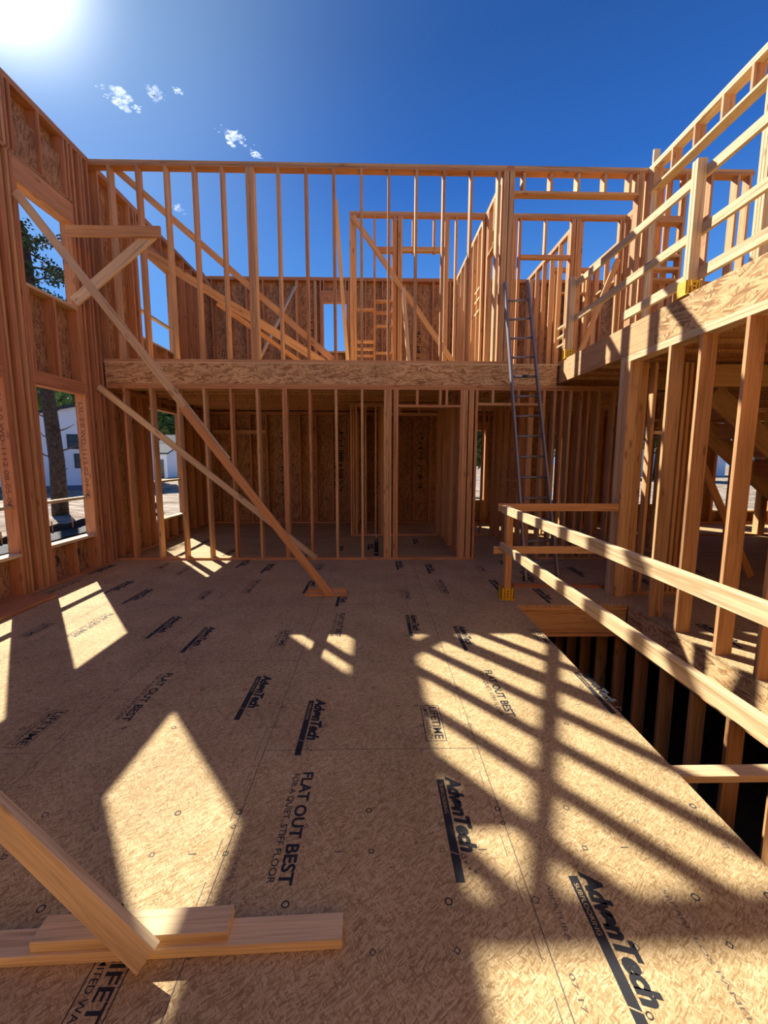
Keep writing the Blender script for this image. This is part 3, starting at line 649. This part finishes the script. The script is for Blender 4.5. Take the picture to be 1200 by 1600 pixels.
# ------------------------------------------------------------------ guard rails
def bracket(x, y, z, label):
    t = thing('post_bracket', label, 'bracket', (x, y, z))
    mb = MB(); mb.box((x - 0.085, y - 0.095, z), (x + 0.085, y + 0.09, z + 0.006)); mb.build('base_plate', [YEL], t)
    mb = MB()
    mb.box((x - 0.075, y - 0.062, z + 0.004), (x - 0.069, y + 0.06, z + 0.135)); mb.box((x + 0.063, y - 0.062, z + 0.004), (x + 0.069, y + 0.06, z + 0.135))
    mb.box((x - 0.075, y + 0.055, z + 0.004), (x + 0.069, y + 0.062, z + 0.135))
    mb.box((x - 0.03, y - 0.066, z + 0.004), (x + 0.028, y - 0.06, z + 0.135)); mb.box((x - 0.075, y - 0.062, z + 0.004), (x - 0.045, y - 0.058, z + 0.135)); mb.box((x + 0.04, y - 0.062, z + 0.004), (x + 0.069, y - 0.058, z + 0.135))
    mb.build('sleeve', [YEL], t)
    mb = MB()
    for k in range(3): mb.tube([(x, y - 0.069, z + 0.03 + k * 0.035), (x, y - 0.060, z + 0.03 + k * 0.035)], 0.009, 10)
    mb.build('screw_holes', [ALU_DARK], t)
    return t
def post(x, y, z0, z1, label, along=(1, 0, 0)):
    t = thing('guard_post', label, 'post', (x, y, z0)); av = Vector(along); pm = PALE if z0 > 2 else FIR  # upper posts paler, the sunlit look painted into the wood
    for s in (-1, 1): board('post_board', Vector((x, y, z0)) + av * s * 0.0195, Vector((x, y, z1)) + av * s * 0.0195, ST, 0.089, pm, t, along)
    return t
bracket(1.555, 4.87, 0.0, 'yellow steel post bracket on the floor at the corner of the stair opening')
post(1.552, 4.86, 0.008, 1.10, 'double two-by-four guard post standing in the floor bracket by the stair opening')
def lumber(name, a, b, w, t, mat, wdir, label, cat, group=None):
    return tag(board(name, a, b, w, t, mat, None, wdir), label, cat, group)
lumber('guard_rail', (1.487, 4.904, 1.062), (1.487, 0.3, 1.066), 0.089, ST, PALE, (0, 0, 1), 'sunlit top guard rail running beside the stair opening towards the camera', 'rail')  # lit rails pale, shaded cross rails fir: light put into the tint
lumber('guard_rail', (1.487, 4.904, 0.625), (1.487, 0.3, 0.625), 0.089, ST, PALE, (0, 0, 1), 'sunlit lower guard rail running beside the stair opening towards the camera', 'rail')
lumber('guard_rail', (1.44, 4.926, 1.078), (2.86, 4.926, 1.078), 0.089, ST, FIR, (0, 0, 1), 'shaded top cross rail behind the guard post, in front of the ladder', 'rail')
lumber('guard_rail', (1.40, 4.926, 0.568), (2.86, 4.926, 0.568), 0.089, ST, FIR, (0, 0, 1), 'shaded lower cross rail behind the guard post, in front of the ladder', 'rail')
post(1.643, 1.50, -0.34, 1.10, 'guard post bolted to the opening edge near the camera at the right border', (0, 1, 0))
XG = 2.985
bracket(XG - 0.045, 4.16, ZB1, 'yellow bracket on the balcony rim at the near guard post')
post(XG - 0.045, 4.16, ZB1 + 0.008, 4.33, 'tall sunlit double guard post on the balcony rim, nearest the camera', (0, 1, 0))
bracket(XG - 0.045, 6.68, ZB1, 'yellow bracket on the balcony rim at the far guard post, right of the ladder')
post(XG - 0.045, 6.68, ZB1 + 0.008, 4.33, 'shaded double guard post at the far end of the balcony', (0, 1, 0))
post(XG - 0.045, 1.6, ZB1 + 0.008, 4.33, 'balcony guard post beyond the right border of the view', (0, 1, 0))
for z, nm in ((4.235, 'top'), (3.74, 'middle')):
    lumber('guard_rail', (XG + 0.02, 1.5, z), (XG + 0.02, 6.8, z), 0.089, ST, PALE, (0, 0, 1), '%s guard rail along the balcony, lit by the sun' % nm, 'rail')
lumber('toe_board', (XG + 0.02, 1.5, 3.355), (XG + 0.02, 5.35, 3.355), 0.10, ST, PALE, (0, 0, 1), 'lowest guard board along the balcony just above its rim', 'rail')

# ------------------------------------------------------------------ braces in the room
b1 = thing('diagonal_brace', 'long spliced diagonal brace from the left wall down to the small floor cleat', 'brace', (-0.54, 4.82, 0.08))
a = Vector((-4.07, 5.30, 4.62)); b = Vector((-0.53, 4.83, 0.07)); m = a + (b - a) * 0.53
board('upper_board', a, a + (b - a) * 0.66 + Vector((0, 0.04, 0)), 0.089, ST, PALE, b1, (1, 0, 1))
board('lower_board', m + Vector((0, -0.04, 0)), b + Vector((0, -0.04, 0)), 0.089, ST, FIR, b1, (1, 0, 1))
b2 = lumber('diagonal_brace', (-4.08, 6.52, 2.68), (-0.96, 6.70, 0.05), 0.089, ST, PALE, (1, 0, 1), 'lower diagonal brace from the left corner down to the bottom plate, behind the long brace', 'brace')
wbk = thing('wall_bracket', 'board bracket with one diagonal strut on the left wall below the header', 'bracket', (-3.5, 6.13, 4.2))
board('arm', (-4.10, 6.13, 4.62), (-2.86, 6.13, 4.62), 0.14, ST, FIR, wbk, (0, 0, 1))
board('strut', (-4.09, 6.165, 3.74), (-2.98, 6.165, 4.61), 0.14, ST, PALE, wbk, (1, 0, -1))
cl = thing('floor_cleat', 'small nailed floor cleat holding the foot of the long brace', 'cleat', (-0.58, 5.0, 0))
board('cleat_board', (-0.85, 5.0, 0.02), (-0.34, 5.0, 0.02), 0.14, ST, FIR, cl, (0, 1, 0))
board('cleat_board', (-0.82, 5.03, 0.058), (-0.36, 5.03, 0.058), 0.089, ST, FIR, cl, (0, 1, 0))
# near brace and its boards
n0, n1 = at(232, 1497, z=0.06), Vector((-2.33, 1.62, 1.13))
d = (n0 - n1)
lumber('diagonal_brace', n0 - d * 1.9, n0, 0.089, ST, PALE, (0, 0.3, 1), 'thick brace coming down to the floor boards, nearest the camera at left', 'brace')
lumber('floor_board', (-2.3, 1.215, 0.0195), (-0.115, 1.285, 0.0195), 0.089, ST, PALE, (0, 1, 0), 'long two-by-four lying flat on the floor nearest the camera', 'lumber')
lumber('floor_board', (-1.13, 1.262, 0.0585), (-0.50, 1.285, 0.0585), 0.089, ST, PALE, (0, 1, 0), 'short offcut lying on top of the long flat two-by-four', 'lumber')
lumber('plank', (-3.93, 2.6, 0.02), (-3.93, 4.95, 0.02), 0.30, ST, RED, (1, 0, 0), 'wide reddish plank lying on the floor along the left wall', 'lumber')
lumber('plank', (1.78, 5.32, 0.0195), (2.93, 5.27, 0.0195), 0.089, ST, RED, (0, 1, 0), 'reddish board lying on the floor at the ladder feet behind the stair opening', 'lumber')

# braces of the upper storey
lumber('diagonal_brace', (-3.83, D + 0.16, 5.86), (-0.62, D + 0.16, ZD + 0.04), 0.089, ST, FIR, (1, 0, 1), 'diagonal brace nailed across the back of the tall stud wall', 'brace')
lumber('diagonal_brace', (-4.10, 8.0, 5.26), (-0.55, 8.0, ZD + 0.02), 0.14, ST, FIR, (1, 0, 1), 'wide diagonal brace from the upper left wall to the deck, behind the tall stud wall', 'brace')
lumber('diagonal_brace', at(340, 474, y=8.4), at(478, 572, y=8.4), 0.089, ST, FIR, (1, 0, 1), 'thin pale brace just below the wide upper brace', 'brace')
lumber('diagonal_brace', at(461, 448, y=10.68), at(388, 597, y=8.3), 0.089, ST, PALE, (0.795, -0.49, 0.36), 'brace with one bright sunlit face leaning on the upper back wall', 'brace')
lumber('diagonal_brace', at(314, 426, y=10.66), at(347, 478, y=10.66), 0.089, ST, FIR, (1, 0, 1), 'short board poking above the upper back wall at its left end', 'brace')
lumber('leaning_board', at(524, 312, y=7.1), at(545, 588, y=7.65), 0.06, 0.025, PALE, (1, 0, 0), 'thin orange board leaning upright behind the middle of the tall stud wall', 'lumber')
lumber('diagonal_brace', at(551, 338, y=7.95), at(712, 572, y=7.95), 0.089, ST, FIR, (1, 0, 1), 'diagonal brace across the inner upper stud wall, ending near its door', 'brace')
lumber('leaning_board', at(630, 452, y=7.85), at(641, 597, y=7.4), 0.06, 0.089, PALE, (1, 0, 0), 'upright leaning two-by-four with zigzag sunlit edge at the inner upper wall', 'lumber')
p_, q_ = at(966, 405, y=7.86), at(925, 505, y=7.86); q_ = p_ + (q_ - p_) * ((p_.z - ZD - 0.03) / (p_.z - q_.z))
lumber('diagonal_brace', p_, q_, 0.089, ST, FIR, (1, 0, 1), 'steep diagonal brace behind the balcony guard rails', 'brace')

# ------------------------------------------------------------------ ladder
ld = thing('ladder', 'grey aluminium extension ladder leaning on the rim band right of the door openings', 'ladder', (2.25, 5.58, 0))
lt, lb = Vector((1.93, 6.70, 4.25)), Vector((2.03, 5.55, 0.0)); rt_, rb = Vector((2.27, 6.70, 4.28)), Vector((2.49, 5.60, 0.0))
def stile(a, b): 
    board('stile', b + (a - b) * 0.0, a, 0.028, 0.075, ALU, ld, (1, 0, 0))
stile(lt, lb); stile(rt_, rb)
for k in range(14):
    f = 0.055 + k * 0.0675
    p, q = lb + (lt - lb) * f, rb + (rt_ - rb) * f
    mb = MB(); mb.tube([p, q], 0.016, 8); mb.build('rung', [ALU], ld, True)
for a, b in ((lb, lt), (rb, rt_)):
    u = (b - a).normalized(); mb = MB(); mb.tube([a, a + u * 0.07], 0.038, 8); mb.build('foot', [ALU_DARK], ld)
k = 9; f = 0.055 + k * 0.0675; p, q = lb + (lt - lb) * f, rb + (rt_ - rb) * f; c = (p + q) / 2 + Vector((0, -0.015, 0))
mb = MB(); mb.box((c.x - 0.04, c.y - 0.02, c.z - 0.02), (c.x + 0.04, c.y + 0.02, c.z + 0.02)); mb.build('rung_lock', [ALU_DARK], ld)

# ------------------------------------------------------------------ pipe stub
ps = thing('pipe_stub', 'black wrapped pipe stub with a bright tube standing by the door post', 'pipe', (0.01, 7.02, 0))
mb = MB(); mb.tube([(0.01, 7.02, 0), (0.01, 7.02, 0.29)], 0.036, 16); mb.build('pipe_sleeve', [BLACKPIPE], ps, True)
mb = MB(); mb.tube([(0.01, 7.02, 0.06), (0.01, 7.02, 0.075)], 0.040, 16); mb.tube([(0.01, 7.02, 0.26), (0.01, 7.02, 0.28)], 0.040, 16); mb.build('clamp', [ALU], ps, True)
mb = MB(); mb.tube([(0.01, 7.02, 0.29), (0.01, 7.02, 0.385)], 0.011, 12); mb.build('tube', [STEEL], ps, True)

# ------------------------------------------------------------------ outside
GZ = -0.5
gm = MB()
def gpatch(x0, y0, x1, y1, n, m):
    v = []; 
    for j in range(m + 1):
        for i in range(n + 1):
            x, y = x0 + (x1 - x0) * i / n, y0 + (y1 - y0) * j / m
            v.append((x, y, GZ + 0.05 * math.sin(x * 0.9 + 1) * math.cos(y * 0.7) + 0.04 * math.sin(x * 2.3 + y * 1.7)))
    gm.add(v, [(j * (n + 1) + i, j * (n + 1) + i + 1, (j + 1) * (n + 1) + i + 1, (j + 1) * (n + 1) + i) for j in range(m) for i in range(n)])
gpatch(-120, -60, -4.3, 150, 180, 160); gpatch(-4.3, 10.95, 10.65, 150, 24, 110); gpatch(10.65, -60, 120, 150, 60, 60); gpatch(-4.3, -60, 10.65, -4.2, 8, 20)
tag(gm.build('ground', [SOIL], smooth=True), 'bare sandy building ground with tyre ruts outside the window openings', 'ground', kind='structure')

def leaf_cloud(mb, c, r, n, size, mi=0, squash=0.8):
    for _ in range(n):
        while True:
            p = Vector((random.uniform(-1, 1), random.uniform(-1, 1), random.uniform(-1, 1)))
            if 0.35 < p.length < 1: break
        q = Vector(c) + Vector((p.x * r, p.y * r, p.z * r * squash))
        u = Vector((random.gauss(0, 1), random.gauss(0, 1), random.gauss(0, 1))).normalized(); w = u.orthogonal().normalized()
        s = size * random.uniform(0.6, 1.3)
        mb.add([q - u * s, q - w * s * 0.5, q + u * s, q + w * s * 0.5], [(0, 1, 2, 3)], mi)
def tree(base, h, r, n, size, label, group=None):
    t = thing('leafy_tree', label, 'tree', base, group)
    b = Vector(base); mb = MB(); mb.tube([b, b + Vector((0.1, 0, h * 0.5)), b + Vector((0, 0.1, h * 0.8))], [0.035 * h, 0.025 * h, 0.01 * h], 10); mb.build('trunk', [BARK], t, True)
    cr = MB()
    for k in range(16):
        a = k * 2.4; rr = r * 0.55 * math.sqrt((k + 0.5) / 16) * 1.25
        leaf_cloud(cr, b + Vector((math.cos(a) * rr, math.sin(a) * rr, h * (0.35 + 0.5 * ((k * 0.618) % 1)))), r * 0.5, n // 16, size)
    cr.build('crown', [LEAF], t)
GT = 'trees beyond the building ground'
for px, yy, h, r, lab in ((62, 46, 10.5, 3.6, 'leafy tree crown behind the white house, left half'), (112, 58, 14, 4.6, 'leafy tree crown behind the white house, right half'),
                          (262, 78, 21, 7.0, 'large dark leafy tree behind the grey barn'), (1025, 44, 12, 4.4, 'leafy tree seen through the narrow gap between sunlit studs'), (1178, 64, 15, 6.0, 'leafy tree seen through the opening below the stair'),
                          (708, 24, 7, 2.6, 'bush-like tree seen through the slit window beside the corridor'), (872, 50, 11, 4.5, 'leafy tree seen as a sliver right of the ladder')):
    p = at(px, 760, y=yy); tree((p.x, yy, GZ), h, r, 5600, 0.12 + 0.0055 * yy, lab, GT)

# the pine close to the left wall
pb = at(97, 828, z=GZ); k = 16.0 / pb.y; pb = Vector((pb.x * k, pb.y * k, GZ))
pt = thing('pine_tree', 'tall bare-trunked pine outside the left wall windows', 'tree', pb)
tr_ = [pb, pb + Vector((0.05, 0, 2)), pb + Vector((-0.05, 0.0, 4.2)), pb + Vector((-0.25, 0, 6.5)), pb + Vector((-0.35, 0, 9)), pb + Vector((-0.4, 0, 10.2))]
mb = MB(); mb.tube(tr_, [0.27, 0.24, 0.21, 0.19, 0.15, 0.06], 14); mb.build('trunk', [BARK], pt, True)
nd = MB()
def on_trunk(z):
    for a, b in zip(tr_, tr_[1:]):
        if a.z <= z <= b.z: return a + (b - a) * ((z - a.z) / (b.z - a.z))
    return tr_[-1]
def branch(pts, rad):
    mb = MB(); mb.tube(pts, rad, 6); mb.build('branch', [BARK], pt, True)
for i in range(16):                                   # dead snags low on the trunk
    z = GZ + 1.6 + i * 0.24; a = i * 2.1; ln = random.uniform(0.35, 1.1); p = on_trunk(z)
    q = p + Vector((math.cos(a) * ln * 0.6, math.sin(a) * 0.3, ln * 0.18)); e = q + Vector((math.cos(a) * ln * 0.4, 0.05, ln * 0.22))
    branch([p, q, e], [0.035, 0.02, 0.008])
for i in range(24):
    z = 5.6 + i * 0.165; a = i * 2.399; ln = random.uniform(1.2, 2.3) * (1 - 0.3 * i / 24) * (0.22 if math.cos(a) * 0.78 + math.sin(a) * 0.63 < -0.1 else 1.0); p = on_trunk(z)
    q = p + Vector((math.cos(a) * ln * 0.55, math.sin(a) * ln * 0.55, 0.06)); e = p + Vector((math.cos(a) * ln, math.sin(a) * ln, -0.05))
    branch([p, q, e], [0.04, 0.025, 0.01])
    if i > 1:
        for c in (q, e, (q + e) / 2, e + Vector((0.3 * math.cos(a + 1), 0.3 * math.sin(a + 1), 0.05)), e + Vector((0.3 * math.cos(a - 1), 0.3 * math.sin(a - 1), 0.0))): leaf_cloud(nd, c, 0.30, 55, 0.06)
nd.build('needles', [NEEDLE], pt)

# white house
HM = Matrix.Translation((-15.2, 30, 0)) @ Matrix.Rotation(math.radians(27), 4, 'Z') @ Matrix.Translation((15.2, -30, 0))
hs = thing('house', 'white gabled house with dark windows beyond the left wall', 'house', (-20, 33, GZ))
hx0, hx1, hy0, hy1, ez = -25.4, -15.2, 30.0, 40.0, 3.3
pk, pz = -18.2, 5.2
mb = MB()
mb.add([(hx0, hy0, GZ), (hx1, hy0, GZ), (hx1, hy0, ez), (pk, hy0, pz), (hx0, hy0, ez), (hx0, hy1, GZ), (hx1, hy1, GZ), (hx1, hy1, ez), (pk, hy1, pz), (hx0, hy1, ez)],
       [(0, 1, 2, 3, 4), (9, 8, 7, 6, 5), (0, 4, 9, 5), (1, 6, 7, 2), (0, 5, 6, 1)])
mb.build('wall', [WHITE], hs, M=HM)
mb = MB()
for x0, z0, x1, z1 in ((hx0 - 0.3, ez - 0.1, pk, pz), (pk, pz, hx1 + 0.4, ez - 0.15)):
    mb.add([(x0, hy0 - 0.3, z0), (x1, hy0 - 0.3, z1), (x1, hy1 + 0.3, z1), (x0, hy1 + 0.3, z0), (x0, hy0 - 0.3, z0 + 0.14), (x1, hy0 - 0.3, z1 + 0.14), (x1, hy1 + 0.3, z1 + 0.14), (x0, hy1 + 0.3, z0 + 0.14)],
           [(0, 1, 2, 3), (7, 6, 5, 4), (0, 4, 5, 1), (1, 5, 6, 2), (2, 6, 7, 3), (3, 7, 4, 0)])
mb.build('roof', [ROOF], hs, M=HM)
for x, z in ((-19.8, 2.64), (-19.5, 1.42), (-16.6, 2.64)):
    mb = MB(); mb.box((x - 0.36, hy0 - 0.05, z - 0.46), (x + 0.36, hy0 + 0.02, z + 0.46)); w = mb.build('window', [ROOF], hs, M=HM)
    mb = MB(); mb.box((x - 0.3, hy0 - 0.06, z - 0.4), (x + 0.3, hy0 - 0.045, z - 0.02)); mb.box((x - 0.3, hy0 - 0.06, z + 0.02), (x + 0.3, hy0 - 0.045, z + 0.4)); mb.build('pane', [GLASS], w, M=HM)
mb = MB(); mb.box((hx0 + 0.01, hy0 - 0.03, GZ), (hx1 + 0.02, hy0 + 0.1, GZ + 0.35)); mb.build('foundation', [GREYSIDE], hs, M=HM)

# grey barn and white garage
def gable_building(name, label, x0, x1, y0, y1, ez, pz, wm, cat):
    t = thing(name, label, cat, ((x0 + x1) / 2, (y0 + y1) / 2, GZ)); mb = MB(); ym = (y0 + y1) / 2
    mb.add([(x0, y0, GZ), (x1, y0, GZ), (x1, y1, GZ), (x0, y1, GZ), (x0, y0, ez), (x1, y0, ez), (x1, y1, ez), (x0, y1, ez), (x0, ym, pz), (x1, ym, pz)],
           [(0, 1, 5, 4), (2, 3, 7, 6), (0, 4, 8, 7, 3), (1, 2, 6, 9, 5), (4, 5, 9, 8), (6, 7, 8, 9), (0, 3, 2, 1)])
    mb.build('wall', [wm], t)
    mb = MB(); mb.add([(x0 - 0.3, y0 - 0.3, ez), (x1 + 0.3, y0 - 0.3, ez), (x1 + 0.3, ym, pz + 0.2), (x0 - 0.3, ym, pz + 0.2), (x0 - 0.3, y0 - 0.3, ez - 0.15), (x1 + 0.3, y0 - 0.3, ez - 0.15), (x1 + 0.3, ym, pz + 0.05), (x0 - 0.3, ym, pz + 0.05)],
                      [(0, 1, 2, 3), (7, 6, 5, 4), (0, 4, 5, 1), (1, 5, 6, 2), (3, 2, 6, 7), (0, 3, 7, 4)]); mb.build('roof', [ROOF], t)
    return t
ba = at(236, 748, y=58); bb = at(330, 700, y=58)
bn = gable_building('barn', 'blue-grey barn with small windows at the far edge of the building ground', ba.x, bb.x + 3, 58, 68, 2.3, 4.7, GREYSIDE, 'building')
for k in range(6):
    x = at(262, 740, y=58).x + k * 0.75; mb = MB(); mb.box((x, 57.9, -0.1), (x + 0.5, 58.05, 0.35)); mb.build('window', [WHITE], bn)
ga = at(214, 740, y=46).x; gb = at(262, 740, y=46).x
gg = gable_building('garage', 'small white garage with a dark door in front of the barn', ga, gb, 46, 51, 2.15, 2.9, WHITE, 'building')
mb = MB(); mb.box((ga + 0.6, 45.9, GZ), (gb - 0.35, 46.02, 1.45)); mb.build('door', [GLASS], gg)
rh = at(1165, 735, y=40)
rhs = gable_building('house', 'white house far behind, seen through the opening under the stair', rh.x - 6, rh.x + 8, 52, 60, 3.0, 5.5, WHITE, 'house')
mb = MB(); mb.box((rh.x + 0.5, 51.9, 0.6), (rh.x + 1.6, 52.05, 2.2)); mb.build('window', [GLASS], rhs)

# silt fence
sf = thing('silt_fence', 'low black silt fence with loose fabric in front of the pine trunk', 'fence', (-9.0, 11.4, GZ))
f0, f1 = at(20, 842, z=-0.28), at(175, 806, z=-0.28)
f0, f1 = f0 + (f0 - f1) * 0.6, f1 + (f1 - f0) * 0.8; f0.z = f1.z = 0
mb = MB(); n = 40
for i in range(n):
    a, b = f0 + (f1 - f0) * (i / n), f0 + (f1 - f0) * ((i + 1) / n)
    sa, sb = 0.05 * math.sin(i * 1.3), 0.05 * math.sin((i + 1) * 1.3)
    mb.add([(a.x, a.y + sa, GZ - 0.05), (b.x, b.y + sb, GZ - 0.05), (b.x, b.y + sb, -0.18 + sb * 0.6), (a.x, a.y + sa, -0.18 + sa * 0.6), (a.x, a.y + sa + 0.01, GZ - 0.05), (b.x, b.y + sb + 0.01, GZ - 0.05), (b.x, b.y + sb + 0.01, -0.18 + sb * 0.6), (a.x, a.y + sa + 0.01, -0.18 + sa * 0.6)],
           [(0, 1, 2, 3), (7, 6, 5, 4), (2, 6, 7, 3)])
    sk = [Vector((0.75, -1.0, 0)) * u_ for u_ in (0.0, 0.5, 1.0)]; hz = [GZ + 0.16, GZ + 0.13 + 0.05 * math.sin(i * 0.9), GZ + 0.12]; hz2 = [GZ + 0.16, GZ + 0.13 + 0.05 * math.sin((i + 1) * 0.9), GZ + 0.12]
    mb.add([(a.x + k_.x, a.y + k_.y, z_) for k_, z_ in zip(sk, hz)] + [(b.x + k_.x, b.y + k_.y, z_) for k_, z_ in zip(sk, hz2)], [(0, 1, 4, 3), (1, 2, 5, 4)])
mb.build('fabric', [BLACKFAB], sf)
for i in range(0, 12):
    p = f0 + (f1 - f0) * ((i + 0.5) / 12); board('stake', (p.x, p.y + 0.08, GZ - 0.1), (p.x, p.y + 0.08, -0.05), 0.03, 0.03, FIR, sf)

# clouds
for (px, py, w, lab) in ((190, 153, 52, 'largest small white cloud, left above the tall wall'), (241, 145, 36, 'faint thin cloud wisp right of the largest cloud'), (277, 142, 18, 'tiny cloud wisp, third from the left'),
                         (365, 213, 44, 'small broken white cloud just above the top plate'), (399, 241, 26, 'little cloud touching the top plate'), (278, 325, 26, 'faint cloud wisp seen between the studs of the tall wall')):
    c = at(px, py, y=900.0); sc = (c - EYE).length / F_PX * 0.9; mb = MB(); rr = random.Random(px)
    c0 = c
    for k in range(64):
        t_ = rr.gauss(0, 0.2); u_ = rr.gauss(0, 0.07) * (1 - min(0.8, abs(t_) * 1.6))
        q = (CR * (t_ * w) + CU * (-t_ * w * 0.38 + u_ * w + 0.05 * w * math.sin(t_ * 17)) + CF * rr.uniform(-0.15, 0.15) * w) * sc
        r0 = rr.uniform(0.02, 0.07) * w * sc * (1.1 - min(0.7, abs(t_) * 1.5)); nu, nv = 8, 5; v = []
        for j in range(nv + 1):
            for i in range(nu): v.append(q + Vector((r0 * 1.7 * math.sin(PI * j / nv) * math.cos(2 * PI * i / nu), r0 * 1.2 * math.sin(PI * j / nv) * math.sin(2 * PI * i / nu), r0 * 0.7 * math.cos(PI * j / nv))))
        mb.add(v, [(j * nu + i, j * nu + (i + 1) % nu, (j + 1) * nu + (i + 1) % nu, (j + 1) * nu + i) for j in range(nv) for i in range(nu)])
    tag(mb.build('cloud', [CLOUD_THIN if 'faint' in lab else CLOUD], smooth=True, M=Matrix.Translation(c0)), lab, 'cloud', 'small clouds in the blue sky')

# ------------------------------------------------------------------ light
SUN = Vector((-0.76, 0.943, 1.0)).normalized()
ld_ = bpy.data.lights.new('sun', 'SUN'); ld_.energy = 10.2; ld_.angle = 0.0093; ld_.color = (1.0, 0.94, 0.85)
so = bpy.data.objects.new('sun', ld_); COL.objects.link(so); so.rotation_euler = (-SUN).to_track_quat('-Z', 'Y').to_euler(); so.location = SUN * 50
w = bpy.data.worlds.new('sky'); SC.world = w; w.use_nodes = True; nt = w.node_tree
bg = nt.nodes['Background']
tc = N(nt, 'ShaderNodeTexCoord'); sx = N(nt, 'ShaderNodeSeparateXYZ'); L(nt, tc, 'Generated', sx, 0)
grad = ramp(nt, [(0.0, (0.30, 0.55, 0.95)), (0.08, (0.20, 0.48, 0.95)), (0.28, (0.10, 0.33, 0.86)), (0.5, (0.030, 0.148, 0.55)), (0.65, (0.022, 0.102, 0.38)), (1.0, (0.016, 0.075, 0.29))]); L(nt, sx, 'Z', grad, 0)
dt = N(nt, 'ShaderNodeVectorMath', operation='DOT_PRODUCT'); dt.inputs[1].default_value = SUN; L(nt, tc, 'Generated', dt, 0)
mxm = math_n(nt, 'MAXIMUM', None, 0.0); L(nt, dt, 'Value', mxm, 0)
acc = None
for pw_, col in ((4.0, (0.006, 0.015, 0.03)), (18.0, (0.28, 0.38, 0.38)), (300.0, (3.2, 3.1, 2.9))):   # haze around the sun
    p_ = math_n(nt, 'POWER', None, pw_); L(nt, mxm, 0, p_, 0)
    sc_ = N(nt, 'ShaderNodeVectorMath', operation='SCALE'); sc_.inputs[0].default_value = col; L(nt, p_, 0, sc_, 'Scale')
    ad = N(nt, 'ShaderNodeVectorMath', operation='ADD')
    if acc is None: L(nt, grad, 0, ad, 0)
    else: L(nt, acc, 0, ad, 0)
    L(nt, sc_, 0, ad, 1); acc = ad
L(nt, acc, 0, bg, 'Color')
bg.inputs['Strength'].default_value = 1.0
SC.view_settings.view_transform = 'Standard'; SC.view_settings.look = 'None'; SC.view_settings.gamma = 1; SC.view_settings.exposure = 0
SC.view_settings.use_curve_mapping = False
SC.cycles.max_bounces = 10; SC.cycles.diffuse_bounces = 6; SC.cycles.transparent_max_bounces = 16
SC.cycles.use_denoising = True
